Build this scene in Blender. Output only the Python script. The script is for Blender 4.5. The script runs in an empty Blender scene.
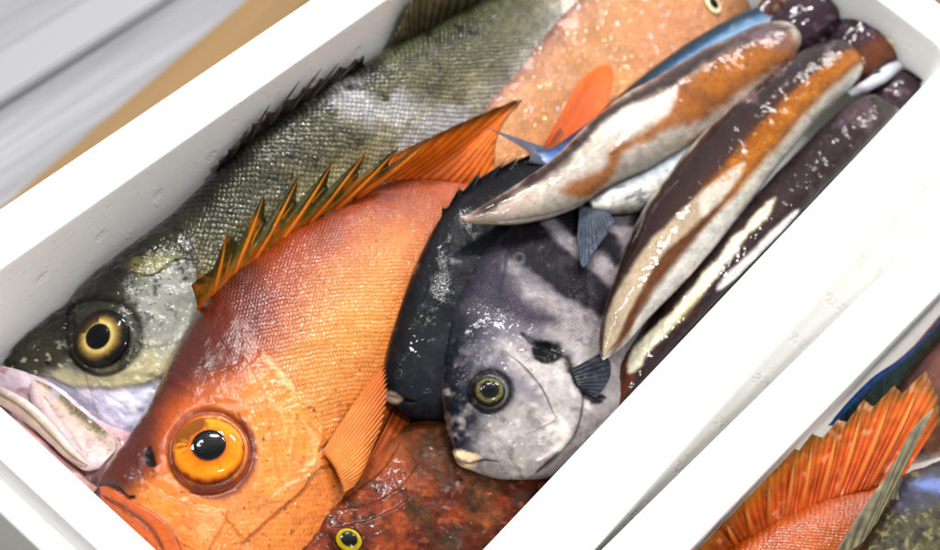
import bpy, math
import numpy as np
from mathutils import Vector

S = bpy.context.scene
COL = S.collection
rng = np.random.default_rng(7)

# ------------------------------------------------------------------ camera
# world: X across the fish box, Y along it (away from the viewer), Z up, z=0 is the rim of the box
F = 1744.0; CX, CY = 470.0, 275.0; CH = 0.62
_Y = np.array([1764, 1569, -1744.]); _Y /= np.linalg.norm(_Y)
_X = np.array([6734, -5633, 1744.]); _X -= _Y * _X.dot(_Y); _X /= np.linalg.norm(_X)
_Z = np.cross(_X, _Y)
RM = np.array([_X, _Y, _Z])

def W(px, py, z):
    "points of the traced layout laid down at height z of the real place"
    px, py, z = np.broadcast_arrays(np.asarray(px, float), np.asarray(py, float), np.asarray(z, float))
    d = np.stack([px - CX, CY - py, -F * np.ones_like(px)], -1) @ RM.T
    t = (z - CH) / d[..., 2]
    return np.array([0, 0, CH]) + d * t[..., None]

def Q(p):
    c = (np.asarray(p) - np.array([0, 0, CH])) @ RM
    return CX + F * c[..., 0] / -c[..., 2], CY - F * c[..., 1] / -c[..., 2]

# ------------------------------------------------------------------ numeric helpers
def lin(c):
    c = np.asarray(c, float) / 255.0
    return np.where(c <= 0.04045, c / 12.92, ((c + 0.055) / 1.055) ** 2.4)

def sm(a, b, x):
    t = np.clip((x - a) / (b - a + 1e-12), 0, 1)
    return t * t * (3 - 2 * t)

def _h(i, j, s):
    n = (i.astype(np.int64) * 374761393 + j.astype(np.int64) * 668265263 + s * 1442695041) & 0xffffffff
    n = ((n ^ (n >> 13)) * 1274126177) & 0xffffffff
    return ((n ^ (n >> 16)) & 0xffff) / 65535.0

def vn(x, y, s=0):
    i, j = np.floor(x), np.floor(y); fx, fy = x - i, y - j
    fx = fx * fx * (3 - 2 * fx); fy = fy * fy * (3 - 2 * fy)
    return (_h(i, j, s) * (1 - fx) + _h(i + 1, j, s) * fx) * (1 - fy) + (_h(i, j + 1, s) * (1 - fx) + _h(i + 1, j + 1, s) * fx) * fy

def fbm(x, y, sc, o=4, s=0):
    "zero-mean noise about -1..1, feature size sc"
    r = 0; a = 1.0; t = 0
    for k in range(o):
        r = r + a * (vn(x / sc + 17 * k, y / sc - 31 * k, s + k) * 2 - 1); t += a
        a *= .55; sc = sc / 2.03
    return r / t * 1.6

def rot(x, y, ang, kx=1, ky=1):
    c, s = math.cos(ang), math.sin(ang)
    return (x * c + y * s) / kx, (-x * s + y * c) / ky

def segd(x, y, pts):
    "distance to a polyline, side (+ = right of travel on the page) and position along it 0..1"
    best = np.full(x.shape, 1e9); side = np.zeros(x.shape); al = np.zeros(x.shape)
    pts = np.asarray(pts, float)
    L = np.r_[0, np.cumsum(np.hypot(*np.diff(pts, axis=0).T))]
    for k in range(len(pts) - 1):
        a, b = pts[k], pts[k + 1]; d = b - a; l2 = d @ d + 1e-9
        t = np.clip(((x - a[0]) * d[0] + (y - a[1]) * d[1]) / l2, 0, 1)
        ex, ey = x - a[0] - t * d[0], y - a[1] - t * d[1]
        r = np.hypot(ex, ey); m = r < best - 1e-6
        best = np.where(m, r, best)
        side = np.where(m, np.sign(d[0] * ey - d[1] * ex), side)
        al = np.where(m, (L[k] + t * math.sqrt(l2)) / L[-1], al)
    return best, side, al

def smooth(pts, n=8):
    pts = np.asarray(pts, float)
    P = np.vstack([2 * pts[0] - pts[1], pts, 2 * pts[-1] - pts[-2]])
    out = []
    for k in range(1, len(P) - 2):
        for t in np.linspace(0, 1, n, endpoint=False):
            out.append(cr(P[k - 1], P[k], P[k + 1], P[k + 2], t))
    out.append(pts[-1])
    return np.array(out)

def cr(a, b, c, d, t):
    return .5 * (2 * b + (c - a) * t + (2 * a - 5 * b + 4 * c - d) * t * t + (-a + 3 * b - 3 * c + d) * t ** 3)

def inside(x, y, poly):
    "signed distance to a closed outline, negative inside"
    poly = np.asarray(poly, float); q = np.vstack([poly, poly[:1]])
    d, _, _ = segd(x, y, q)
    c = np.zeros(x.shape, bool)
    for k in range(len(poly)):
        (x1, y1), (x2, y2) = q[k], q[k + 1]
        if y1 != y2:
            c ^= ((y1 > y) != (y2 > y)) & (x < (x2 - x1) * (y - y1) / (y2 - y1) + x1)
    return np.where(c, -d, d)

class Skin:
    "pigment field of one body"
    def __init__(s, x, y, u, v):
        s.x, s.y, s.u, s.v = x, y, u, v
        s.c = np.ones(x.shape + (3,)); s.scl = np.ones(x.shape); s.d = np.zeros(x.shape)
        s.wet = np.ones(x.shape)
    def fill(s, c): s.c[:] = lin(c)
    def mix(s, m, c):
        m = np.clip(m, 0, 1)[..., None]; s.c = s.c * (1 - m) + lin(c) * m
    def grad(s, t, stops):
        ts = [a for a, _ in stops]; cs = np.array([lin(c) for _, c in stops])
        s.c = np.stack([np.interp(t, ts, cs[:, k]) for k in range(3)], -1)
    def patch(s, poly, c, soft=3, rough=0, nsc=12, a=1.0, sd=0, curve=True):
        p = poly
        if curve:
            p = np.asarray(poly, float); n = len(p); q = []
            for k in range(n):
                for t in (0, .25, .5, .75):
                    q.append(cr(p[k - 1], p[k], p[(k + 1) % n], p[(k + 2) % n], t))
            p = np.array(q)
        d = inside(s.x, s.y, p)
        if rough: d = d + rough * fbm(s.x, s.y, nsc, 4, sd)
        m = a * sm(soft, -soft, d)
        if c is not None: s.mix(m, c)
        return m
    def line(s, pts, w, c, a=1.0, curve=True, taper=True, wob=0, sd=0):
        p = smooth(pts) if curve else pts
        x, y = s.x, s.y
        if wob: x = x + wob * fbm(s.x, s.y, 9, 3, sd); y = y + wob * fbm(s.x, s.y, 9, 3, sd + 5)
        d, _, t = segd(x, y, p)
        ww = w * (np.sin(np.clip(t, .03, .97) * math.pi) ** .5 if taper else 1)
        m = a * np.exp(-(d / ww) ** 2)
        if c is not None: s.mix(m, c)
        return m
    def mott(s, sc, amt, sd=0, o=4, stretch=None):
        x, y = s.x, s.y
        if stretch: x, y = rot(x, y, stretch[0], stretch[1], 1)
        s.c = s.c * np.clip(1 + amt * fbm(x, y, sc, o, sd), .1, 3)[..., None]
    def spots(s, sc, th, c, a=1.0, sd=0, soft=.12, stretch=None, mask=1):
        x, y = s.x, s.y
        if stretch: x, y = rot(x, y, stretch[0], stretch[1], 1)
        m = sm(th, th + soft, fbm(x, y, sc, 3, sd)) * a * mask
        s.mix(m, c)
    # relief, in millimetres
    def crease(s, pts, w, h, curve=True):
        s.d += h * s.line(pts, w, None, 1, curve)
    def step(s, pts, h, w=3, fall=30, side=1, curve=True):
        "a plate edge: high on one side of the line, dropping across it"
        d, sg, t = segd(s.x, s.y, smooth(pts) if curve else pts)
        sd_ = d * sg * side
        e = np.where((t > 0) & (t < 1), 1, np.exp(-(d / 4) ** 2))
        s.d += h * sm(-w, w, sd_) * np.exp(-np.clip(sd_, 0, None) / fall) * e * np.exp(-np.clip(-sd_, 0, None) / 6)
    def bump(s, cx, cy, r, h, k=1, ang=0):
        x, y = rot(s.x - cx, s.y - cy, ang, r * k, r)
        s.d += h * np.exp(-(x * x + y * y))
    def rough(s, sc, h, sd=0, o=4, mask=1):
        s.d += h * fbm(s.x, s.y, sc, o, sd) * mask

# ------------------------------------------------------------------ objects
def tag(o, label=None, cat=None, group=None, kind=None):
    if label: o['label'] = label
    if cat: o['category'] = cat
    if group: o['group'] = group
    if kind: o['kind'] = kind
    return o

def thing(name, at, label, cat, group=None):
    o = bpy.data.objects.new(name, None); COL.objects.link(o)
    o.location = Vector([float(a) for a in at]); o.empty_display_size = .01
    tag(o, label, cat, group)
    bpy.context.view_layer.update()
    return o

def link(name, me, mat, parent=None):
    o = bpy.data.objects.new(name, me); COL.objects.link(o)
    if mat: me.materials.append(mat)
    if parent:
        root = parent; off = Vector((0, 0, 0))
        while root: off += root.location; root = root.parent
        me.transform(__import__('mathutils').Matrix.Translation(-off))
        o.parent = parent
    return o

def grid_mesh(name, pos, attrs, wrap=True, caps=True):
    "pos (nu,nt,3): rings of nt points; wrap closes each ring"
    nu, nt = pos.shape[:2]
    idx = np.arange(nu * nt).reshape(nu, nt)
    if wrap: j2 = np.roll(idx, -1, 1)
    else: j2 = idx[:, 1:]; idx = idx[:, :-1]
    q = np.stack([idx[:-1], j2[:-1], j2[1:], idx[1:]], -1).reshape(-1, 4)
    me = bpy.data.meshes.new(name)
    co = pos.reshape(-1, 3)
    ngons = []
    if wrap and caps:
        full = np.arange(nu * nt).reshape(nu, nt)
        ngons = [full[0][::-1], full[-1]]
    nl = q.size + sum(len(n) for n in ngons)
    me.vertices.add(len(co)); me.vertices.foreach_set('co', co.astype(np.float32).ravel())
    me.loops.add(nl); me.loops.foreach_set('vertex_index', np.concatenate([q.ravel()] + [n for n in ngons]).astype(np.int32))
    me.polygons.add(len(q) + len(ngons))
    st = list(np.arange(len(q)) * 4); c = q.size
    for n in ngons: st.append(c); c += len(n)
    me.polygons.foreach_set('loop_start', np.array(st, np.int32))
    me.update(calc_edges=True)
    me.polygons.foreach_set('use_smooth', np.ones(len(me.polygons), bool))
    for k, a in attrs.items():
        if a.ndim == 3 and k == 'pig':
            at = me.attributes.new(k, 'FLOAT_COLOR', 'POINT')
            rgba = np.ones((len(co), 4), np.float32); c_ = np.clip(a.reshape(-1, 3), 0, 1); l_ = c_.mean(1, keepdims=True); c_ = c_ * np.array([1., 1.01, .97]); rgba[:, :3] = np.clip(l_ + (c_ - l_) * 1.08, .0008, 1) * (l_ ** .5) * 1.22
            at.data.foreach_set('color', rgba.ravel())
        elif a.ndim == 3:
            at = me.attributes.new(k, 'FLOAT_VECTOR', 'POINT')
            at.data.foreach_set('vector', a.reshape(-1, 3).astype(np.float32).ravel())
        else:
            at = me.attributes.new(k, 'FLOAT', 'POINT')
            at.data.foreach_set('value', a.astype(np.float32).ravel())
    me.validate()
    return me

def interp_rows(rows, n):
    R = np.array(rows, float)
    mid = (R[:, 0:2] + R[:, 2:4]) / 2
    t = np.r_[0, np.cumsum(np.hypot(*np.diff(mid, axis=0).T))]; t /= t[-1]
    P = np.vstack([2 * R[0] - R[1], R, 2 * R[-1] - R[-2]])
    T = np.r_[-t[1], t, 2 - t[-2]]
    uu = np.linspace(0, 1, n)
    out = np.empty((n, R.shape[1]))
    k = np.clip(np.searchsorted(t, uu, side='right') - 1, 0, len(t) - 2)
    for i in range(n):
        a = k[i]; h = t[a + 1] - t[a]; s = (uu[i] - t[a]) / h
        p0, p1, p2, p3 = P[a], P[a + 1], P[a + 2], P[a + 3]
        m1 = (p2 - p0) / (T[a + 2] - T[a]) * h; m2 = (p3 - p1) / (T[a + 3] - T[a + 1]) * h
        out[i] = (2 * s**3 - 3 * s * s + 1) * p1 + (s**3 - 2 * s * s + s) * m1 + (-2 * s**3 + 3 * s * s) * p2 + (s**3 - s * s) * m2
    return uu, out

def normals(pos, wrap=True):
    du = np.gradient(pos, axis=0)
    if wrap: dv = (np.roll(pos, -1, 1) - np.roll(pos, 1, 1))
    else: dv = np.gradient(pos, axis=1)
    n = np.cross(du, dv); l = np.linalg.norm(n, axis=-1, keepdims=True)
    return n / np.maximum(l, 1e-12)

SURF = {}
def body(name, rows, parent, mat, paint, nu=300, nt=150, pw=.9, grow=1.0, box=None, nlow=None, cap=True):
    """rows: top(x,y) bottom(x,y) z_top z_bottom half-thickness(mm). A closed, inflated body."""
    uu, R = interp_rows(rows, nu)
    A = W(R[:, 0], R[:, 1], R[:, 4]); B = W(R[:, 2], R[:, 3], R[:, 5]); T = np.maximum(R[:, 6], .2) / 1000
    mid = (A + B) / 2; half = (A - B) / 2 * grow
    tan = np.gradient(mid, axis=0)
    N = np.cross(tan, half); N /= np.linalg.norm(N, axis=1, keepdims=True)
    N *= np.sign(N[:, 2:3]); N = np.where(np.isfinite(N), N, 0)
    if nlow is None: nlow = nt // 4
    th = np.r_[np.linspace(0, math.pi, nt, endpoint=False), np.linspace(math.pi, 2 * math.pi, nlow, endpoint=False)]
    c = np.cos(th); s = np.sin(th); s = np.sign(s) * np.abs(s) ** pw
    pos = mid[:, None] + half[:, None] * c[None, :, None] + N[:, None] * (T[:, None] * s[None])[..., None]
    nn = normals(pos)
    flip = np.sign((nn * N[:, None]).sum(-1)[:, nt // 2].mean()); nn = nn * flip
    x, y = Q(pos)
    v = np.broadcast_to((1 - c)[None] / 2, x.shape); u = np.broadcast_to(uu[:, None], x.shape)
    sk = Skin(x, y, u, v)
    paint(sk)
    upm = np.broadcast_to(sm(-.1, .25, s)[None], x.shape)
    pos = pos + nn * (sk.d * upm / 1000)[..., None]
    if box is not None: pos = box(pos)
    sl = np.r_[0, np.cumsum(np.linalg.norm(np.diff(mid, axis=0), axis=1))]
    hh = np.linalg.norm(half, axis=1)
    tt = (v - .5) * 2 * (hh[:, None] * .55 + hh.max() * .45)
    tt = np.where(s[None] < 0, tt + 1, tt)
    st = np.stack([np.broadcast_to(sl[:, None], x.shape), tt, np.zeros(x.shape)], -1)
    me = grid_mesh(name, pos, dict(pig=sk.c, st=st, scl=np.clip(sk.scl, 0, 1), wet=np.clip(sk.wet, 0, 1)), True, cap)
    o = link(name, me, mat, parent)
    nn2 = normals(pos) * flip
    SURF[o.name] = (pos[:, :nt].reshape(-1, 3), nn2[:, :nt].reshape(-1, 3))
    return o

def near_surface(o, px, py, r=4):
    p, n = SURF[o.name]; x, y = Q(p); d = np.hypot(x - px, y - py)
    m = d < max(r, d.min() + .5)
    # the visible layer is the one nearest the lens
    nv = n[m].mean(0)
    return p[np.argmin(d)], nv / np.linalg.norm(nv)

def fin(name, rows, parent, mat, paint=None, nray=14, ridge=.35, nu=160, nv=36, thick=.5, smoothrows=True, bulge=0, notch=0., box=None, wav=.0):
    """rows: base(x,y,z) tip(x,y,z). A thin two-sided sheet with raised rays"""
    R = np.array(rows, float)
    if smoothrows:
        S_ = smooth(R, 10)
    else: S_ = R
    t = np.linspace(0, 1, len(S_)); uu = np.linspace(0, 1, nu)
    I = np.stack([np.interp(uu, t, S_[:, k]) for k in range(6)], 1)
    A = W(I[:, 0], I[:, 1], I[:, 2]); B = W(I[:, 3], I[:, 4], I[:, 5])
    ph = uu * nray
    if notch: B = B + (A - B) * (notch * np.abs(np.sin(math.pi * ph)))[:, None]
    vv = np.linspace(0, 1, nv)
    mid = A[:, None] * (1 - vv)[None, :, None] + B[:, None] * vv[None, :, None]
    nn = normals(mid, False); nn *= np.sign(nn[nu // 2, nv // 2, 2] or 1)
    mid = mid + nn * ((bulge * np.sin(math.pi * vv))[None, :, None] / 1000)
    rid = np.abs(np.cos(math.pi * ph)) ** 1.5
    wv = wav * fbm(np.broadcast_to(uu[:, None] * 9, mid.shape[:2]), np.broadcast_to(vv[None] * 3, mid.shape[:2]), 1.3, 3, 3)
    mid = mid + nn * (wv[..., None] / 1000)
    hgt = (thick * (1 - .6 * vv)[None] + ridge * rid[:, None] * (1 - .55 * vv)[None]) / 1000 / 2
    pos = np.concatenate([mid + nn * hgt[..., None], (mid - nn * hgt[..., None])[:, ::-1]], 1)
    x, y = Q(pos)
    u = np.broadcast_to(uu[:, None], x.shape); v = np.broadcast_to(np.r_[vv, vv[::-1]][None], x.shape)
    sk = Skin(x, y, u, v); sk.ray = np.broadcast_to(rid[:, None], x.shape); sk.scl[:] = 0
    if paint: paint(sk)
    if box is not None: pos = box(pos)
    st = np.stack([u * .05, v * .05, u * 0], -1)
    me = grid_mesh(name, pos, dict(pig=sk.c, st=st, scl=sk.scl, wet=sk.wet))
    return link(name, me, mat, parent)

def spike(name, a, b, r, parent, mat, col, bend=0, n=14):
    "a tapered spine between two world points; col base->tip"
    a, b = np.array(a), np.array(b); ax = b - a; L = np.linalg.norm(ax)
    s1 = np.cross(ax, [0, 0, 1.]); s1 /= np.linalg.norm(s1) + 1e-12; s2 = np.cross(ax, s1); s2 /= np.linalg.norm(s2)
    t = np.linspace(0, 1, n); th = np.linspace(0, 2 * math.pi, 10, endpoint=False)
    c = a + ax * t[:, None] + s1 * (bend * np.sin(math.pi * t) * L)[:, None]
    rr = r * (1 - t ** 1.3) + r * .06
    pos = c[:, None] + (s1 * np.cos(th)[:, None] + s2 * np.sin(th)[:, None])[None] * rr[:, None, None]
    cc = np.stack([np.interp(t, np.linspace(0, 1, len(col)), [lin(k)[j] for k in col]) for j in range(3)], -1)
    pig = np.broadcast_to(cc[:, None], pos.shape).copy()
    z = np.zeros(pos.shape[:2])
    me = grid_mesh(name, pos, dict(pig=pig, st=pos * 1, scl=z, wet=z + 1))
    return link(name, me, mat, parent)

def eye(parent, surf, px, py, r, stops, pr, mat, pmat, dome=.28, lift=0., tilt=(0, 0, 0), pup=(0, 0), k=1.0, ang=0, streak=.12, pcol=(8, 9, 14), arc=None):
    "a domed eyeball set in the head, radius r in layout units; stops: (radius, colour)"
    p, n = near_surface(surf, px, py, r * .9)
    n = n + np.array(tilt); n /= np.linalg.norm(n)
    mm = np.linalg.norm(p - np.array([0, 0, CH])) / F
    cam = np.array([0, 0, CH]) - p; cam /= np.linalg.norm(cam)
    # centre so it is seen where the socket is
    R_ = r * mm
    e1 = RM[:, 0] - n * (RM[:, 0] @ n); e1 /= np.linalg.norm(e1); e2 = np.cross(n, e1)
    e1, e2 = e1 * math.cos(ang) + e2 * math.sin(ang), -e1 * math.sin(ang) + e2 * math.cos(ang)
    def dome_mesh(name, R0, h, base, cx=0, cy=0, kk=1.0, colfn=None, nr=40, na=96, low=.5):
        rr = np.r_[np.linspace(.001, 1, nr), 1.0]
        th = np.linspace(0, 2 * math.pi, na, endpoint=False)
        zz = np.r_[h * np.sqrt(np.clip(1 - np.linspace(.001, 1, nr) ** 2 * .92, 0, 1)) - h * .28, -h * low]
        pos = p + n * (base + zz)[:, None, None] + R0 * rr[:, None, None] * (e1 * kk * np.cos(th)[:, None] + e2 * np.sin(th)[:, None])[None] + e1 * cx + e2 * cy
        q = np.broadcast_to(rr[:, None], pos.shape[:2]); a = np.broadcast_to(th[None], q.shape)
        pig = colfn(q, a); z = np.zeros(q.shape)
        return grid_mesh(name, pos, dict(pig=pig, st=pos * 1, scl=z, wet=z + 1))
    arc_ = arc
    ts = [s[0] for s in stops]; cs = np.array([lin(s[1]) for s in stops])
    def irisc(q, a):
        jit = streak * fbm(a * 9, q * 3, 1.0, 3, 5) + .10 * fbm(np.cos(a) * 3 * q, np.sin(a) * 3 * q, 1.1, 3, 9)
        qq = np.clip(q + jit * .4 * sm(pr + .08, pr + .3, q), 0, 1)
        c = np.stack([np.interp(qq, ts, cs[:, j]) for j in range(3)], -1)
        c = c * (1 + jit)[..., None]
        if arc_:
            a0, w_, q0, q1, cc, am = arc_
            da = np.abs((a - a0 + math.pi) % (2 * math.pi) - math.pi)
            m = am * sm(w_, w_ * .55, da + jit * 2) * sm(q0 - .07, q0 + .02, q + jit * .3) * sm(q1 + .07, q1 - .02, q + jit * .3)
            c = c * (1 - m[..., None]) + lin(cc) * m[..., None]
        return c
    o = link('eye', dome_mesh('eye', R_, R_ * dome, lift / 1000, 0, 0, k, irisc), mat, parent)
    h0 = R_ * dome
    pz = h0 * math.sqrt(max(0, 1 - .92 * (pr * .9) ** 2)) - h0 * .28
    link('pupil', dome_mesh('pupil', R_ * pr, R_ * pr * .22, lift / 1000 + pz - R_ * pr * .05, pup[0] * R_, pup[1] * R_, k, lambda q, a: np.broadcast_to(lin(pcol), q.shape + (3,)).copy(), 16, 48, .4), pmat, o)
    return o

# ------------------------------------------------------------------ materials
class NT:
    def __init__(s, name):
        s.m = bpy.data.materials.new(name); s.m.use_nodes = True; s.t = s.m.node_tree; s.t.nodes.clear()
    def n(s, typ, **kw):
        nd = s.t.nodes.new(typ)
        for k, v in kw.items():
            if k.startswith('i_'):
                key = k[2:]; key = int(key) if key.isdigit() else key.replace('_', ' ')
                nd.inputs[key].default_value = v
            else: setattr(nd, k, v)
        return nd
    def l(s, a, b): s.t.links.new(a, b)
    def math(s, op, a, b=None, c=None, clamp=False):
        nd = s.t.nodes.new('ShaderNodeMath'); nd.operation = op; nd.use_clamp = clamp
        for k, v in enumerate((a, b, c)):
            if v is None: continue
            if isinstance(v, (int, float)): nd.inputs[k].default_value = v
            else: s.l(v, nd.inputs[k])
        return nd.outputs[0]
    def vmath(s, op, a, b=None):
        nd = s.t.nodes.new('ShaderNodeVectorMath'); nd.operation = op
        for k, v in enumerate((a, b)):
            if v is None: continue
            if isinstance(v, (tuple, list)): nd.inputs[k].default_value = v
            elif isinstance(v, (int, float)): nd.inputs[k].default_value = (v, v, v)
            else: s.l(v, nd.inputs[k])
        return nd
    def mapr(s, x, a, b, c, d, smooth=True):
        nd = s.t.nodes.new('ShaderNodeMapRange'); nd.interpolation_type = 'SMOOTHSTEP' if smooth else 'LINEAR'
        s.l(x, nd.inputs[0])
        for k, v in zip((1, 2, 3, 4), (a, b, c, d)): nd.inputs[k].default_value = v
        return nd.outputs[0]
    def noise(s, vec, scale, detail=3, rough=.5, dist=0):
        nd = s.n('ShaderNodeTexNoise'); s.l(vec, nd.inputs['Vector'])
        nd.inputs['Scale'].default_value = scale; nd.inputs['Detail'].default_value = detail
        nd.inputs['Roughness'].default_value = rough; nd.inputs['Distortion'].default_value = dist
        return nd

def fish_mat(name, ss=.0022, sdark=.35, sbump=.25, wet=.35, wets=260, rough=.38, coat=1.0, grain=.12, glint=0., trans=0., spec=.06, metal=0., wdist=.0006, sss=0., coatr=.05, sy=.62, sheen=None, cb=1.0, w2k=.5, g2k=1.6, cior=1.23, svar=.22):
    N = NT(name); t = N.t
    out = N.n('ShaderNodeOutputMaterial'); B = N.n('ShaderNodeBsdfPrincipled')
    pig = N.n('ShaderNodeAttribute', attribute_name='pig'); st = N.n('ShaderNodeAttribute', attribute_name='st')
    scl = N.n('ShaderNodeAttribute', attribute_name='scl').outputs['Fac']; wta = N.n('ShaderNodeAttribute', attribute_name='wet').outputs['Fac']
    geo = N.n('ShaderNodeTexCoord').outputs['Object']
    # overlapping rows of scales
    wob = N.noise(st.outputs['Vector'], 90, 2)
    wv = N.vmath('SUBTRACT', wob.outputs['Color'], (.5, .5, .5)).outputs[0]
    wv = N.vmath('MULTIPLY', wv, .8).outputs[0]
    p = N.vmath('MULTIPLY', st.outputs['Vector'], (1 / ss, 1 / (ss * sy), 0)).outputs[0]
    p = N.vmath('ADD', p, wv).outputs[0]
    def cell(off):
        q = N.vmath('ADD', p, (off, off, 0)).outputs[0]
        f = N.vmath('SUBTRACT', N.vmath('FRACTION', q).outputs[0], (.5, .5, 0)).outputs[0]
        fl = N.vmath('ADD', N.vmath('FLOOR', q).outputs[0], (off * 3.7, 0, 0)).outputs[0]
        f = N.vmath('MULTIPLY', f, (1, sy, 0)).outputs[0]
        return f, N.vmath('LENGTH', f).outputs['Value'], fl
    fa, da, ia = cell(0.); fb, db, ib = cell(.5)
    pick = N.math('LESS_THAN', da, db)
    def choose(a, b):
        mx = N.n('ShaderNodeMix', data_type='VECTOR'); N.l(pick, mx.inputs['Factor'])
        N.l(b, mx.inputs[4]); N.l(a, mx.inputs[5]); return mx.outputs[1]
    fv = choose(fa, fb); idv = choose(ia, ib); d = N.math('MINIMUM', da, db)
    sep = N.n('ShaderNodeSeparateXYZ'); N.l(fv, sep.inputs[0])
    wn = N.n('ShaderNodeTexWhiteNoise', noise_dimensions='3D'); N.l(idv, wn.inputs['Vector'])
    sh = N.math('SUBTRACT', N.math('MULTIPLY', sep.outputs['X'], .8), N.math('MULTIPLY', N.math('MULTIPLY', d, d), 4.0))
    sh = N.math('MULTIPLY', N.math('MULTIPLY', sh, scl), sbump)
    edge = N.mapr(N.math('SUBTRACT', d, N.math('MULTIPLY', sep.outputs['X'], .25)), .12, .36, 0, 1)
    dk = N.math('MULTIPLY', N.math('MULTIPLY', edge, scl), sdark)
    # pigment variation
    g1 = N.noise(geo, 1500, 3, .6); g2 = N.noise(geo, 140, 4, .6)
    gv = N.math('ADD', N.math('MULTIPLY', g1.outputs['Fac'], grain), N.math('MULTIPLY', g2.outputs['Fac'], grain * g2k))
    gv = N.math('ADD', gv, 1 - grain * 1.3)
    sv = N.math('MULTIPLY', N.math('MULTIPLY', N.math('SUBTRACT', wn.outputs['Value'], .5), scl), svar)
    fac = N.math('MULTIPLY', N.math('MULTIPLY', gv, N.math('ADD', 1, sv)), N.math('SUBTRACT', 1.0 + sdark * .45, dk))
    colr = N.vmath('MULTIPLY', pig.outputs['Color'], (1, 1, 1))
    sc = N.n('ShaderNodeVectorMath', operation='SCALE'); N.l(pig.outputs['Color'], sc.inputs[0]); N.l(fac, sc.inputs['Scale'])
    N.l(sc.outputs[0], B.inputs['Base Color'])
    # relief
    w1 = N.noise(geo, wets, 3, .55, .4); w2 = N.noise(geo, wets * 3.3, 2, .5)
    b1 = N.n('ShaderNodeBump'); b1.inputs['Strength'].default_value = 1; b1.inputs['Distance'].default_value = .0012
    hh = N.math('ADD', sh, N.math('MULTIPLY', g1.outputs['Fac'], .10))
    hh = N.math('ADD', hh, N.math('MULTIPLY', w1.outputs['Fac'], wet * .5))
    N.l(hh, b1.inputs['Height']); N.l(b1.outputs[0], B.inputs['Normal'])
    b2 = N.n('ShaderNodeBump'); b2.inputs['Strength'].default_value = cb; b2.inputs['Distance'].default_value = wdist * 2
    h2 = N.math('ADD', N.math('MULTIPLY', w1.outputs['Fac'], wet * 2.2), N.math('MULTIPLY', w2.outputs['Fac'], wet * w2k))
    h2 = N.math('ADD', h2, N.math('MULTIPLY', sh, .6))
    N.l(h2, b2.inputs['Height']); N.l(b2.outputs[0], B.inputs['Coat Normal'])
    B.inputs['Roughness'].default_value = rough + .2; B.inputs['Metallic'].default_value = metal
    B.inputs['Specular IOR Level'].default_value = spec
    N.l(N.math('MULTIPLY', wta, coat), B.inputs['Coat Weight']); B.inputs['Coat Roughness'].default_value = coatr
    B.inputs['Coat IOR'].default_value = cior
    if sss:
        B.inputs['Subsurface Weight'].default_value = sss; B.inputs['Subsurface Radius'].default_value = (1, .5, .3)
        B.inputs['Subsurface Scale'].default_value = .004
    if glint:
        # guanine: single scales turn into small mirrors
        gm = N.math('MULTIPLY', N.math('GREATER_THAN', wn.outputs['Value'], 1 - glint), scl)
        N.l(N.math('MULTIPLY', gm, .9), B.inputs['Metallic'])
    sh_out = B.outputs[0]
    if trans:
        tr = N.n('ShaderNodeBsdfTranslucent'); N.l(sc.outputs[0], tr.inputs['Color'])
        mx = N.n('ShaderNodeMixShader'); mx.inputs[0].default_value = trans
        N.l(B.outputs[0], mx.inputs[1]); N.l(tr.outputs[0], mx.inputs[2]); sh_out = mx.outputs[0]
    N.l(sh_out, out.inputs['Surface'])
    return N.m

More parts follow.
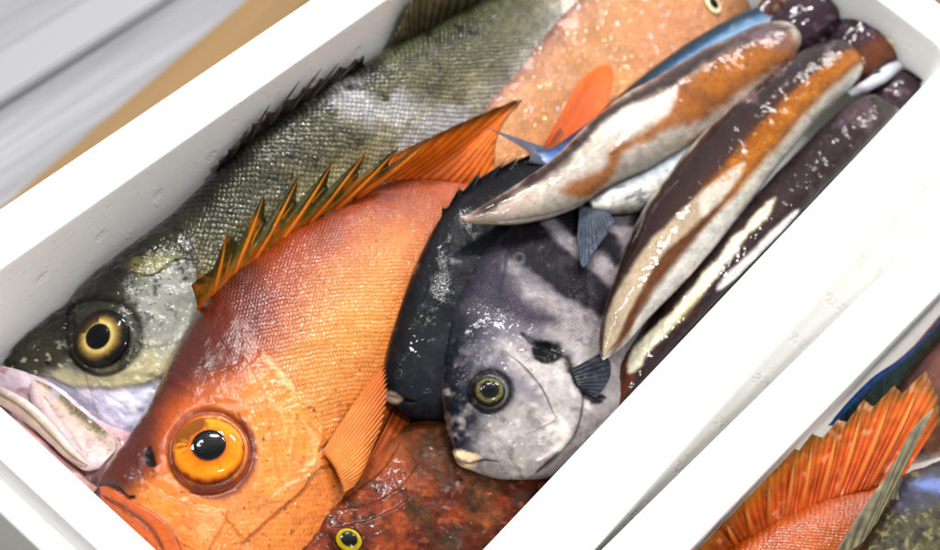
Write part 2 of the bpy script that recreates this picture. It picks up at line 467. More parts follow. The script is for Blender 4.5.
def foam_mat():
    N = NT('styrofoam'); out = N.n('ShaderNodeOutputMaterial'); B = N.n('ShaderNodeBsdfPrincipled')
    co = N.n('ShaderNodeTexCoord').outputs['Object']
    v = N.n('ShaderNodeTexVoronoi', feature='DISTANCE_TO_EDGE'); N.l(co, v.inputs['Vector']); v.inputs['Scale'].default_value = 330
    v2 = N.n('ShaderNodeTexVoronoi'); N.l(co, v2.inputs['Vector']); v2.inputs['Scale'].default_value = 330
    ns = N.noise(co, 28, 4, .6); n2 = N.noise(co, 900, 2)
    e = N.mapr(v.outputs['Distance'], 0, .10, 0, 1)
    f = N.math('ADD', N.math('MULTIPLY', e, .008), N.math('MULTIPLY', ns.outputs['Fac'], .05))
    f = N.math('ADD', f, .86)
    cm = N.n('ShaderNodeCombineColor'); N.l(f, cm.inputs[0]); N.l(N.math('MULTIPLY', f, .99), cm.inputs[1]); N.l(N.math('MULTIPLY', f, .955), cm.inputs[2])
    N.l(cm.outputs[0], B.inputs['Base Color'])
    h = N.math('ADD', N.math('MULTIPLY', e, .10), N.math('MULTIPLY', v2.outputs['Distance'], -.12))
    sx = N.n('ShaderNodeSeparateXYZ'); N.l(co, sx.inputs[0])
    yy = N.math('MULTIPLY', N.math('SUBTRACT', N.math('FRACT', N.math('DIVIDE', sx.outputs['Y'], .036)), .5), .036)
    zz = N.math('ADD', sx.outputs['Z'], .030)
    rr_ = N.math('SQRT', N.math('ADD', N.math('MULTIPLY', yy, yy), N.math('MULTIPLY', zz, zz)))
    mk = N.mapr(rr_, .0026, .0044, 1, 0)
    v3 = N.n('ShaderNodeTexVoronoi'); N.l(co, v3.inputs['Vector']); v3.inputs['Scale'].default_value = 620
    h = N.math('ADD', h, N.math('MULTIPLY', N.math('MULTIPLY', v3.outputs['Distance'], mk), -2.2))
    dr = N.n('ShaderNodeTexVoronoi'); N.l(co, dr.inputs['Vector']); dr.inputs['Scale'].default_value = 150
    h = N.math('ADD', h, N.mapr(dr.outputs['Distance'], .06, .22, .9, 0))
    h = N.math('ADD', h, N.math('MULTIPLY', ns.outputs['Fac'], 1.2)); h = N.math('ADD', h, N.math('MULTIPLY', n2.outputs['Fac'], .2))
    b = N.n('ShaderNodeBump'); b.inputs['Strength'].default_value = .5; b.inputs['Distance'].default_value = .0006
    N.l(h, b.inputs['Height']); N.l(b.outputs[0], B.inputs['Normal'])
    B.inputs['Roughness'].default_value = .45; B.inputs['Specular IOR Level'].default_value = .4
    B.inputs['Subsurface Weight'].default_value = .0
    N.l(B.outputs[0], out.inputs['Surface']); return N.m

def simple_mat(name, c, rough=.5, metal=0., scale=(30, 30, 30), amt=.2, bump=.2, coat=0.):
    N = NT(name); out = N.n('ShaderNodeOutputMaterial'); B = N.n('ShaderNodeBsdfPrincipled')
    co = N.n('ShaderNodeTexCoord').outputs['Object']
    vv = N.vmath('MULTIPLY', co, scale).outputs[0]
    n = N.noise(vv, 1, 5, .6); f = N.math('ADD', N.math('MULTIPLY', n.outputs['Fac'], amt * 2), 1 - amt)
    sc = N.n('ShaderNodeVectorMath', operation='SCALE'); sc.inputs[0].default_value = tuple(lin(c)); N.l(f, sc.inputs['Scale'])
    N.l(sc.outputs[0], B.inputs['Base Color']); B.inputs['Roughness'].default_value = rough + .2; B.inputs['Metallic'].default_value = metal
    B.inputs['Coat Weight'].default_value = coat
    b = N.n('ShaderNodeBump'); b.inputs['Strength'].default_value = bump; b.inputs['Distance'].default_value = .001
    N.l(n.outputs['Fac'], b.inputs['Height']); N.l(b.outputs[0], B.inputs['Normal'])
    N.l(B.outputs[0], out.inputs['Surface']); return N.m

FOAM = foam_mat()
EYE = fish_mat('eye_wet', sdark=0, sbump=0, wet=.05, wets=120, rough=.25, grain=.15, coatr=.03, cb=.5)
PUP = fish_mat('pupil_wet', sdark=0, sbump=0, wet=.06, wets=150, rough=.1, grain=.05, coatr=.02)
# ------------------------------------------------------------------ the boxes
XL, XR, Y0, Y1, ZB = -0.291, -0.0645, 0.2716, 0.8093, -0.135

def foam_box(name, x0, x1, y0, y1, wl, wr, wn, wf, ledge, step, zb, origin, ang, label, group):
    "moulded box: floor, four walls, a raised lip and a lower outer ledge with rounded arrises"
    bm = bmesh.new()
    r = .0012; r2 = .0022
    def loop(xa, xb, ya, yb, z, rc):
        pts = []
        for (cx, cy, a0) in ((xb - rc, ya + rc, -90), (xb - rc, yb - rc, 0), (xa + rc, yb - rc, 90), (xa + rc, ya + rc, 180)):
            for k in range(9):
                a = math.radians(a0 + 90 * k / 8); pts.append((cx + rc * math.cos(a), cy + rc * math.sin(a), z))
        return pts
    t = .004
    prof = []
    # outside from the bottom up, over the ledge, over the lip, down the inside to the floor
    def outer(o, z, rc): return loop(x0 - wl + o, x1 + wr - o, y0 - wn + o, y1 + wf - o, z, rc)
    def inner(o, z, rc): return loop(x0 + o, x1 - o, y0 + o, y1 - o, z, rc)
    prof.append(outer(.006, zb - .02, .012)); prof.append(outer(.002, zb - .016, .014)); prof.append(outer(.001, -step - .004, .014))
    for k in range(5):
        a = math.radians(90 * k / 4); prof.append(outer(r2 * (1 - math.cos(a)), -step - r2 + r2 * math.sin(a), .014))
    prof.append(outer(ledge - .0006, -step, .012)); prof.append(outer(ledge, -step + .0006, .012))
    for k in range(5):
        a = math.radians(90 * k / 4); prof.append(outer(ledge + r * (1 - math.cos(a)), -r + r * math.sin(a), .012))
    for k in range(5):
        a = math.radians(90 * k / 4); prof.append(inner(-r * (1 - math.sin(a)), -r + r * math.cos(a), .014))
    prof.append(inner(.0, -.004, .014)); prof.append(inner(.004, zb + .006, .014)); prof.append(inner(.008, zb + .001, .012)); prof.append(inner(.012, zb, .01))
    rows = [[bm.verts.new(p) for p in lp] for lp in prof]
    n = len(rows[0])
    for a, b in zip(rows, rows[1:]):
        for k in range(n):
            f = bm.faces.new((a[k], a[(k + 1) % n], b[(k + 1) % n], b[k])); f.smooth = True
    bm.faces.new(rows[-1]); bm.faces.new(rows[0][::-1])
    me = bpy.data.meshes.new(name); bm.to_mesh(me); bm.free()
    me.materials.append(FOAM)
    o = bpy.data.objects.new(name, me); COL.objects.link(o)
    o.location = origin; o.rotation_euler.z = ang
    tag(o, label, 'fish box', group)
    return o
import bmesh
GB = 'styrofoam fish boxes side by side'
foam_box('fish_box', XL, XR, Y0, Y1, .030, .0440, .0268, .040, .0105, .0125, ZB, (0, 0, 0), 0,
         'large white styrofoam box holding the sea bass, striped fish and three squid', GB)
# the neighbour, turned a little
A2 = math.radians(-3.4)
foam_box('fish_box', .0, .26, -.27, .42, .0265, .035, .030, .035, .0005, .0125, ZB, (-.0016, .42, .0), A2,
         'white styrofoam box at the lower right corner with fanned orange dorsal fin rising inside it', GB)
b1 = bpy.data.objects['fish_box'].data
for v in b1.vertices:          # the outer ledge is pinched where the neighbour leans on it
    e = XR + .0335
    if v.co.x > e + .0004:
        k_ = max(.02, (-.0290 + (v.co.y - .405) * .0446 + .0035 - e) / .0105)
        v.co.x = e + .0004 + (v.co.x - e - .0004) * min(k_, 3)
        if v.co.z > -.05: v.co.z -= .017

# bench under the boxes
STEEL = simple_mat('brushed_steel', (96, 84, 64), .5, .0, (60, 3, 60), .25, .3)
def slab(name, x0, x1, y0, y1, z0, z1, mat, parent=None, bev=.002, rotz=0):
    bm = bmesh.new(); bmesh.ops.create_cube(bm, size=1)
    for v in bm.verts: v.co = Vector(((x0 + x1) / 2 + v.co.x * (x1 - x0), (y0 + y1) / 2 + v.co.y * (y1 - y0), (z0 + z1) / 2 + v.co.z * (z1 - z0)))
    bmesh.ops.bevel(bm, geom=bm.edges[:], offset=bev, segments=2, affect='EDGES')
    me = bpy.data.meshes.new(name); bm.to_mesh(me); bm.free()
    return link(name, me, mat, parent)
ZT = ZB - .0205
g = slab('ground', -3, 3, -1.5, 4.5, -.95, -.9, simple_mat('wet_concrete', (120, 118, 118), .4, 0, (6, 6, 6), .3, .4), None, .001); tag(g, kind='structure')
tb = thing('steel_bench', (0, .4, ZT), 'brushed steel bench under the white boxes, seen at the lower left corner', 'bench')
slab('bench_top', -.345, 1.2, -.6, 1.6, ZT - .03, ZT, STEEL, tb)
for x in (-.32, 1.1):
    for y in (-.5, 1.5): slab('leg', x - .02, x + .02, y - .02, y + .02, -.9, ZT - .0302, STEEL, tb)
WOOD = simple_mat('pale_wood', (142, 112, 72), .6, 0, (40, 3, 40), .3, .2)
WHT = simple_mat('white_plastic', (156, 156, 160), .5, 0, (10, 2, 10), .05, .1)
def streak_mat():
    "wet brushed sheet metal, grey with long soft streaks"
    N = NT('streaked_steel'); out = N.n('ShaderNodeOutputMaterial'); B = N.n('ShaderNodeBsdfPrincipled')
    co = N.n('ShaderNodeTexCoord').outputs['Object']
    n1 = N.noise(N.vmath('MULTIPLY', co, (16, .9, 1)).outputs[0], 1, 4, .6); n2 = N.noise(N.vmath('MULTIPLY', co, (60, 2, 1)).outputs[0], 1, 3, .6)
    r = N.n('ShaderNodeValToRGB'); N.l(N.math('ADD', N.math('MULTIPLY', n1.outputs['Fac'], .8), N.math('MULTIPLY', n2.outputs['Fac'], .25)), r.inputs[0])  # blurred reflection streaks, with some stains, painted as grey tones
    e = r.color_ramp.elements; e[0].position = .36; e[0].color = tuple(lin((118, 117, 114))) + (1,); e[1].position = .68; e[1].color = tuple(lin((160, 160, 166))) + (1,)
    m = r.color_ramp.elements.new(.5); m.color = tuple(lin((146, 146, 151))) + (1,)
    N.l(r.outputs[0], B.inputs['Base Color']); B.inputs['Roughness'].default_value = .4; B.inputs['Metallic'].default_value = .25
    b = N.n('ShaderNodeBump'); b.inputs['Strength'].default_value = .5; b.inputs['Distance'].default_value = .01
    N.l(n1.outputs['Fac'], b.inputs['Height']); N.l(b.outputs[0], B.inputs['Normal'])
    N.l(B.outputs[0], out.inputs['Surface']); return N.m
ZR = -.72
def wx(px, py): return float(W(px, py, ZR)[0])
cr_ = thing('steel_counter', (-1.1, .9, -.9), 'blurred grey streaked steel counter beyond the boxes, upper left', 'counter')
slab('counter_top', -2.2, wx(262, 17) + .25, -.6, 3.2, ZR - .03, ZR - .005, streak_mat(), cr_, .003)
for x in (-2.1, -.75):
    for y in (-.5, 3.1): slab('leg', x - .02, x + .02, y - .02, y + .02, -.9, ZR - .0302, STEEL, cr_)
pA, pB = W(14, 200, ZR), W(250, 0, ZR)
an = math.atan2(pA[0] - pB[0], pB[1] - pA[1])
pl = slab('wooden_plank', 0, .055, -1.2, 2.6, ZR - .0046, ZR + .012, WOOD, None, .006)
pl.location = (pA[0], pA[1], 0); pl.rotation_euler.z = an
tag(pl, 'blurred ochre wooden plank lying on the grey counter behind the large box', 'plank')
xw = wx(55, 46)
rl = slab('white_rail', xw - .024, xw + .024, -.6, 3.1, ZR - .0046, ZR + .006, WHT, None, .003)
tag(rl, 'blurred white plastic rail across the grey counter, at the very upper left', 'rail')

def wall_z(px, py, gap=.003):
    "height at which something seen here touches the left wall"
    lo, hi = -.13, .0
    for _ in range(30):
        m = (lo + hi) / 2
        if W(px, py, m)[0] < XL + gap: lo = m
        else: hi = m
    return hi

def boxed(pos):
    "flesh pressed against the walls of the first box"
    p = pos.copy()
    lim = XR - .0015 - .002 * np.clip(-p[..., 2] / .13, 0, 1)
    over = p[..., 0] - (lim - .004); m = over > 0
    p[..., 0] = np.where(m, lim - .004 + .004 * np.tanh(over / .004), p[..., 0])
    p[..., 2] = np.maximum(p[..., 2], ZB + .001)
    p[..., 0] = np.maximum(p[..., 0], XL + .0015 + .003 * np.clip(-p[..., 2] / .13, 0, 1))
    p[..., 1] = np.clip(p[..., 1], Y0 + .005, Y1 - .005)
    return p
# ------------------------------------------------------------------ sea bass
BOXA = 'fish lying in the first box'
M_BASS = fish_mat('bass_skin', ss=.0044, sdark=.7, sbump=.7, svar=.55, wet=.42, wets=170, rough=.32, grain=.2, glint=.0, metal=.08, cior=1.3, sy=.75)
M_MOUTH = fish_mat('wet_membrane', sdark=0, sbump=0, wet=.22, wets=120, rough=.3, grain=.12, sss=.3)
M_FIND = fish_mat('dark_fin', sdark=0, sbump=0, wet=.5, wets=260, rough=.3, grain=.3, trans=.2)
HEADB = [(186, 232), (176, 262), (190, 285), (200, 330), (215, 400)]

def bass_paint(s):
    x, y = s.x, s.y
    v = s.v + .05 * fbm(x, y, 60, 3, 2)
    s.grad(v, [(0, (52, 50, 42)), (.12, (92, 88, 62)), (.3, (128, 120, 84)), (.5, (138, 130, 102)), (.7, (166, 162, 150)), (1, (225, 225, 222))])
    s.mott(30, .30, 3); s.mott(9, .22, 4)
    body_ = sm(170, 215, x - .25 * (300 - y))
    s.scl = sm(0, 14, segd(x, y, smooth([(150, 190), (182, 232), (190, 285), (200, 330), (240, 420)]))[0] * -segd(x, y, smooth([(150, 190), (182, 232), (190, 285), (200, 330), (240, 420)]))[1]) 
    # bleached patch on the flank and paler band
    s.patch([(318, 98), (352, 86), (385, 92), (440, 100), (470, 120), (440, 150), (400, 140), (372, 128), (340, 118)], (176, 176, 184), 12, 16, 16, .7, 1)
    0 and s.patch([(445, 105), (500, 62), (530, 45), (540, 70), (500, 110), (460, 150)], (160, 158, 146), 14, 8, 14, .5, 2)
    s.patch([(250, 160), (330, 120), (370, 135), (330, 160), (270, 210), (235, 215)], (92, 88, 70), 16, 10, 12, .6, 3)
    s.patch([(400, 60), (470, 20), (520, 0), (540, 40), (470, 80), (420, 100)], (96, 96, 70), 14, 8, 14, .55, 5)
    s.patch([(385, 52), (440, 22), (500, -4), (505, 8), (440, 36), (395, 66)], (146, 154, 112), 8, 4, 10, .55, 6)
    s.spots(11, .5, (40, 42, 38), .75, 7, .12, None, sm(.45, .2, s.v) * sm(200, 240, x))
    # head
    h = 1 - s.scl
    s.mix(h * sm(.0, .5, 1 - s.v) * .8, (58, 57, 48))
    s.patch([(2, 364), (30, 325), (75, 296), (120, 256), (150, 245), (130, 285), (75, 312), (70, 340), (60, 365), (30, 378)], (54, 54, 46), 10, 6, 14, .75, 8)
    s.patch([(50, 370), (90, 372), (130, 362), (160, 340), (190, 330), (200, 360), (150, 384), (100, 387), (60, 384)], (186, 174, 138), 7, 4, 9, .75, 9)  # golden-white highlight below the eye, painted into the pigment
    s.patch([(140, 285), (180, 262), (205, 300), (190, 345), (150, 350), (136, 318)], (150, 150, 144), 12, 9, 9, .8, 10)
    s.patch([(128, 262), (160, 252), (180, 256), (170, 270), (140, 276)], (150, 142, 90), 7, 5, 8, .5, 12)
    s.patch([(18, 350), (45, 330), (62, 350), (45, 372), (25, 372)], (88, 82, 66), 8, 6, 6, .6, 13)
    s.spots(5, .45, (30, 30, 27), .7, 15, .2, None, h * sm(.5, .3, s.v))
    s.spots(6, .5, (214, 208, 180), .5, 17, .2, None, h * sm(.25, .6, s.v))
    # cheek membrane under the eye
    low = [(44, 381), (70, 386), (112, 389), (150, 383), (176, 366), (215, 350), (260, 470), (110, 520), (60, 440)]
    m = s.patch(low, (190, 188, 210), 2.5, 1.5, 10, 1, 18)
    s.spots(16, .25, (176, 182, 222), .6, 20, .3, (.6, 2.0), m)
    s.spots(12, .4, (236, 226, 228), .6, 21, .3, (.6, 3.0), m)
    s.line([(120, 400), (140, 420), (150, 450)], 4, (150, 150, 190), .3)
    s.scl = s.scl * (1 - m)
    s.d -= 1.6 * m
    s.bump(102, 337, 36, 1.2); s.crease([(66, 330), (72, 308), (100, 299), (132, 312), (140, 340), (128, 364), (100, 374), (76, 362), (66, 338)], 3.2, -1.3)
    s.line([(66, 330), (72, 308), (100, 299), (132, 312), (140, 340), (128, 364), (100, 374), (76, 362), (66, 338)], 2.8, (20, 20, 18), .8, taper=False)
    s.step([(120, 268), (150, 276), (172, 262), (200, 262), (215, 250)], 1.2, 1.5, 25, 1)
    s.line([(122, 270), (150, 277), (174, 263), (200, 258)], 1.8, (24, 24, 20), .8)
    s.step([(150, 372), (175, 340), (190, 300), (176, 262)], 1.1, 2, 30, 1)
    s.line([(186, 236), (196, 262), (196, 290)], 2, (30, 30, 28), .7)
    s.step([(186, 232), (198, 262), (200, 300), (205, 340)], 1.4, 2, 30, 1)
    s.crease([(20, 356), (40, 346), (62, 352)], 2, -.5); s.crease([(42, 330), (54, 322), (66, 318)], 2, -.5)
    s.bump(47, 363, 4, -.8); s.line([(44, 362), (50, 364)], 2.4, (26, 24, 20), .8)
    s.bump(36, 346, 3, -.6)
    s.rough(26, .5, 3); s.rough(9, .26, 5, 3, h + .3); s.rough(4, .14, 8, 2, h)
    s.line([(250, 250), (330, 170), (430, 108), (520, 38)], 3, (150, 146, 110), .5)

bass = thing('sea_bass', W(300, 220, -.09), 'long silver olive sea bass with gaping pale mouth, along the left wall of the box', 'fish', BOXA)
ZBs = -.070
br = [
    (3, 363, 6, 372, ZBs, -.071, 3), (20, 340, 34, 388, ZBs, -.071, 9), (44, 322, 60, 405, ZBs, -.072, 14), (74, 298, 100, 440, ZBs, -.074, 19),
    (116, 254, 165, 470, ZBs, -.078, 23), (163, 218, 240, 450, ZBs, -.08, 23), (205, 179, 295, 400, ZBs, -.084, 21), (257, 132, 350, 320, ZBs, -.086, 20),
    (331, 83, 410, 235, ZBs, -.084, 20), (388, 47, 455, 180, ZBs, -.082, 20), (440, 21, 505, 120, ZBs, -.076, 20), (485, -3, 548, 60, ZBs, -.074, 17),
    (540, -36, 590, 12, ZBs, -.072, 13), (580, -66, 620, -24, ZBs, -.072, 9)]
br = [(a, b, c, d, max(e, wall_z(a, b, .004) + .001) if a > 100 else e, f_, g_) for a, b, c, d, e, f_, g_ in br]
bb = body('body', br, bass, M_BASS, bass_paint, 560, 190, .85, .98, boxed)
bb_eye = [(0, (20, 20, 22)), (.42, (30, 28, 22)), (.46, (196, 176, 116)), (.52, (206, 182, 110)), (.62, (170, 138, 80)), (.74, (112, 84, 44)), (.82, (54, 42, 26)), (.90, (22, 20, 16)), (1, (16, 15, 12))]
eye(bass, bb, 102, 338, 30, bb_eye, .43, EYE, PUP, .30, .6, (0, 0, .2), arc=(2.2, .9, .5, .85, (60, 40, 20), .8))
# jaw bones
def jaw_paint(c1, c2, c3, spk=0):
    def f(s):
        s.scl[:] = 0
        s.grad(s.v, [(0, c1), (.45, c2), (1, c3)]); s.mott(7, .18, 3, 3); s.rough(9, .25, 2)
        s.spots(8, .45, (206, 150, 150), .5, 5, .3)
        if spk: s.spots(2.5, .35, (70, 62, 50), .7, 8, .2, None, sm(.7, .2, s.v))
    return f
def maxp(s):
    s.scl[:] = 0; s.grad(s.v, [(0, (122, 106, 82)), (.12, (146, 130, 106)), (.24, (200, 182, 170)), (.6, (206, 186, 188)), (1, (196, 164, 172))]); s.mix(sm(.72, .9, s.u) * sm(.3, .1, s.v) * .8, (200, 180, 176)); s.mott(9, .1, 3); s.spots(13, .2, (188, 176, 204), .5, 15, .5); s.crease([(44, 398), (62, 424), (80, 450)], 4, -.5)
    s.spots(2.6, .35, (84, 72, 52), .5, 8, .3, None, sm(.36, .15, s.v) * sm(56, 76, s.x)); s.spots(8, .5, (204, 150, 150), .5, 5, .4); s.rough(14, .3, 2); s.rough(5, .08, 4)
body('upper_jaw', [(36, 380, 30, 386, -.052, -.053, 1.5), (48, 385, 30, 400, -.050, -.055, 2.0), (60, 393, 38, 418, -.048, -.055, 2.0), (78, 408, 50, 438, -.047, -.055, 2.0), (98, 424, 64, 456, -.047, -.054, 1.8),
     (112, 437, 78, 467, -.047, -.053, 1.7), (117, 445, 88, 471, -.047, -.051, 1.4), (115, 452, 100, 468, -.047, -.049, 1)],
     bass, M_MOUTH, maxp, 140, 80, .8)
def lipp(s):
    s.scl[:] = 0; s.grad(s.v, [(0, (200, 184, 184)), (.22, (184, 164, 150)), (.34, (140, 120, 92)), (.46, (190, 170, 160)), (1, (206, 178, 182))]); s.mott(9, .1, 3); s.rough(12, .25, 2)
body('lip', [(-12, 382, -16, 392, -.052, -.055, 2), (4, 388, -4, 402, -.050, -.055, 3), (26, 400, 16, 414, -.049, -.055, 3.2), (46, 418, 36, 430, -.048, -.054, 3), (62, 436, 54, 446, -.048, -.053, 2.6), (76, 452, 70, 460, -.048, -.052, 2), (88, 464, 86, 468, -.05, -.051, .8)],
     bass, M_MOUTH, lipp, 130, 60, .8)
body('lower_jaw', [(-26, 386, -30, 396, -.060, -.062, 2), (-4, 404, -14, 414, -.058, -.060, 4), (20, 420, 8, 432, -.056, -.060, 5), (44, 440, 30, 454, -.055, -.060, 5.5), (62, 458, 50, 474, -.055, -.060, 5), (82, 474, 72, 490, -.055, -.060, 4), (98, 488, 90, 500, -.056, -.06, 2)],
     bass, M_MOUTH, jaw_paint((190, 150, 146), (206, 150, 148), (170, 120, 116)), 120, 60, .8)
def tongue_p(s):
    s.scl[:] = 0; s.fill((208, 186, 200)); s.mott(14, .12, 2); s.spots(14, .2, (216, 206, 226), .6, 3, .5); s.mix(sm(410, 440, s.y) * .7, (196, 140, 140)); s.rough(9, .5, 5)
    s.spots(10, .4, (168, 92, 96), .5, 9, .3)
body('mouth_lining', [(-20, 362, -24, 384, -.060, -.07, 3), (20, 370, 0, 420, -.057, -.068, 5), (60, 388, 30, 460, -.057, -.068, 6), (98, 420, 60, 500, -.062, -.068, 8), (140, 440, 100, 520, -.064, -.07, 7), (160, 470, 140, 520, -.068, -.07, 3)],
     bass, M_MOUTH, tongue_p, 120, 70)

def dfin_paint(base, tipc, rayc):
    def f(s):
        s.grad(s.v, [(0, base), (1, tipc)]); s.mix(s.ray * .6, rayc); s.mott(10, .3, 4, 3)
    return f
rw = [(222, 168, 212, 172), (232, 158, 222, 156), (246, 146, 238, 141), (264, 132, 254, 122), (284, 118, 276, 106), (305, 103, 302, 88), (325, 90, 325, 76), (345, 78, 352, 60), (362, 66, 364, 56)]
fin('dorsal_fin', [(a, b, max(wall_z(a, b, .004), -.066), c, d, max(wall_z(c, d, .006), -.062)) for a, b, c, d in rw],
    bass, M_FIND, dfin_paint((52, 48, 44), (92, 74, 68), (130, 116, 112)), 11, 1.0, 160, 24, .7, notch=.35)
for a_, b_ in (((228, 160), (250, 126)), ((246, 146), (270, 104)), ((264, 132), (300, 80)), ((284, 118), (322, 68)), ((306, 104), (340, 62)), ((326, 90), (364, 55))):
    spike('spine', W(a_[0], a_[1], max(wall_z(*a_, .004), -.064)), W(b_[0], b_[1], max(wall_z(*b_, .006), -.06) + .0005), .0013, bass, M_FIND, [(96, 84, 78), (140, 120, 112), (50, 42, 40)])
rw = [(396, 47, 392, 40), (404, 42, 402, 22), (414, 37, 414, -4), (428, 31, 440, -30), (450, 20, 474, -50), (480, 4, 510, -56), (510, -14, 530, -44)]
fin('second_dorsal_fin', [(a, b, max(wall_z(a, b, .004), -.064), c, d, max(wall_z(c, d, .007), -.05)) for a, b, c, d in rw],
    bass, M_FIND, dfin_paint((92, 84, 60), (130, 118, 90), (170, 156, 122)), 17, .7, 220, 30, .5, notch=.05)
# ------------------------------------------------------------------ the big-eyed orange fish
M_RED = fish_mat('orange_skin', ss=.0036, sdark=.62, sbump=.5, wet=.10, wets=620, rough=.2, grain=.12, spec=.14, g2k=.8, cior=1.33)
M_REDH = M_RED
M_FINR = fish_mat('orange_fin', sdark=0, sbump=0, wet=.5, wets=300, rough=.28, grain=.2, trans=.15)
red = thing('orange_fish', W(260, 420, -.07), 'bright orange fish with a huge yellow eye and a row of raised dorsal spines', 'fish', BOXA)
def red_paint(s):
    x, y = s.x, s.y
    nx = fbm(x, y, 60, 4, 11)
    v = s.v + .05 * nx
    s.grad(v, [(0, (146, 58, 28)), (.10, (170, 74, 34)), (.26, (194, 96, 44)), (.42, (214, 122, 60)), (.60, (224, 138, 74)), (.8, (222, 134, 74)), (1, (214, 122, 66))])
    s.patch([(420, 160), (500, 160), (520, 200), (470, 250), (430, 300), (400, 300), (410, 230)], (198, 96, 42), 26, 8, 30, .7, 2)
    s.patch([(255, 380), (340, 270), (400, 230), (400, 330), (330, 400), (290, 400)], (236, 160, 92), 30, 8, 30, .6, 3)
    # dark crown running down to the snout
    s.patch([(190, 262), (240, 250), (266, 296), (256, 340), (236, 366), (200, 380), (168, 402), (160, 440), (152, 478), (130, 500), (80, 500), (84, 440), (110, 380), (150, 310)], (104, 32, 14), 18, 4, 26, .93, 4)
    s.patch([(225, 300), (262, 285), (290, 300), (285, 350), (255, 372), (225, 360)], (168, 74, 48), 26, 5, 24, .5, 5)
    s.patch([(160, 480), (200, 505), (260, 510), (300, 500), (290, 560), (150, 560), (130, 510)], (228, 140, 76), 20, 5, 20, .7, 6)
    s.patch([(250, 380), (300, 400), (330, 440), (290, 500), (262, 500), (252, 440)], (232, 148, 82), 18, 5, 16, .7, 7)
    s.mott(30, .07, 9)
    s.mott(5, .06, 12); s.mott(2.5, .06, 13)
    hl = smooth([(196, 272), (238, 320), (262, 352), (290, 392), (322, 432), (352, 470), (360, 520)])
    d, sd, _ = segd(x, y, hl)
    s.scl = sm(-8, 10, -d * sd); hd = 1 - s.scl; s.scl = np.maximum(s.scl, .38 * sm(150, 230, x) * sm(60, 75, np.hypot(x - 209, y - 450) + 18))
    bk = (sm(.5, .15, s.v))[..., None]; s.c = s.c * (np.array([.96, .86, .76]) * (1 - bk) + np.array([.94, .78, .48]) * bk)
    # gill covers and cheek bones
    A = [(246, 360), (262, 392), (270, 430), (276, 468), (284, 500)]
    s.step(A, .9, 1.6, 22, 1); s.line(A, 3.4, (190, 96, 56), .3, wob=3)
    A = [(262, 352), (276, 366), (294, 388)]
    s.patch([(264, 358), (270, 360), (296, 390), (291, 394)], (244, 200, 160), 3, 1.5, 6, .4, 20); s.step(A, 1.0, 1.3, 14, 1)
    A = [(294, 388), (302, 410), (324, 436), (338, 446), (330, 462), (312, 474), (300, 492), (272, 516), (245, 540)]
    s.step(A, 1.7, 1.6, 26, 1); s.line(A, 4, (176, 78, 40), .3, wob=3)
    s.line([(318, 452), (330, 440), (336, 436)], 2.2, (70, 34, 18), .8)
    A = [(300, 410), (318, 402), (330, 396)]; s.crease(A, 2, .5)
    s.crease([(282, 408), (300, 402), (316, 410)], 2, .7); s.line([(284, 410), (302, 404)], 1.2, (250, 214, 180), .5)
    s.crease([(312, 400), (322, 424), (318, 448)], 2.5, .6); s.crease([(296, 420), (306, 440), (304, 470)], 3, -.4)
    A = [(150, 486), (172, 500), (200, 508), (226, 514), (214, 540), (205, 556)]
    s.step(A, 1.2, 1.8, 22, 1); s.line(A[:4], 1.6, (196, 96, 48), .6)
    s.patch([(196, 508), (222, 513), (212, 536), (200, 545)], (240, 176, 130), 7, 3, 7, .35, 22)
    for A in ([(286, 402), (292, 430), (288, 470)], [(300, 420), (316, 444), (312, 468)], [(262, 396), (282, 420), (286, 446)], [(250, 420), (258, 460), (252, 500)], [(270, 500), (290, 486), (322, 470)]):
        s.crease(A, 2.4, .55); s.line(A, 2.0, (246, 190, 140), .25, wob=3)  # gill cover wrinkles, their highlights painted on as pale lines
    # lips
    A = [(94, 486), (106, 484), (118, 489), (127, 497), (134, 497)]
    s.line(A, 2.4, (40, 16, 10), .9, taper=False); s.crease(A, 2.5, -1.2)
    lp = [(96, 488), (110, 487), (128, 499), (150, 512), (172, 532), (186, 560), (130, 560), (96, 510)]
    m = s.patch(lp, (206, 96, 48), 3, 1.5, 8, .9, 24)
    s.step([(128, 499), (152, 512), (172, 530), (184, 556)], 1.6, 1.6, 18, 1); s.line([(128, 499), (152, 512), (172, 530), (184, 556)], 2, (140, 48, 24), .6)
    s.crease([(102, 496), (130, 512), (152, 530), (166, 556)], 3, -1.0); s.line([(104, 498), (130, 513), (152, 531), (166, 556)], 3, (110, 36, 18), .6)
    s.crease([(100, 512), (122, 528), (142, 552)], 4, -.7); s.scl *= 1 - m
    # nostrils
    s.patch([(146, 450), (151, 447), (155, 458), (157, 466), (150, 468), (144, 460)], (40, 12, 6), 1.2, .5, 5, .95, 30); s.wet *= 1 - np.exp(-((x - 150) ** 2 + (y - 459) ** 2) / 90); s.bump(150, 458, 6, -1.6, 1.2, 1.2)
    s.bump(153, 473, 5, .9); s.bump(153, 473, 2.4, -.9); s.line([(150, 470), (156, 474), (152, 478)], 1.5, (110, 44, 20), .6)
    # orbit
    s.bump(209, 450, 50, 1.6)
    th = np.linspace(0, 2 * math.pi, 26); ring = [(210 + 40 * math.cos(t), 452 + 40 * math.sin(t)) for t in th]
    s.crease(ring, 3.6, -1.7, False); m = s.line(ring, 3.5, (150, 58, 24), .85, False, False)
    s.line([(238, 415), (252, 440), (252, 466), (236, 490), (214, 497), (190, 492)], 4.5, (128, 44, 20), .85)
    s.patch([(198, 480), (235, 480), (228, 494), (206, 496), (192, 490)], (150, 58, 28), 3, 1, 6, .8, 31)
    s.rough(40, .8, 15); s.rough(16, .16, 16, 3, hd + .25); s.rough(3.2, .05, 17, 2, hd + .15); s.rough(7, .16, 19, 3, hd)
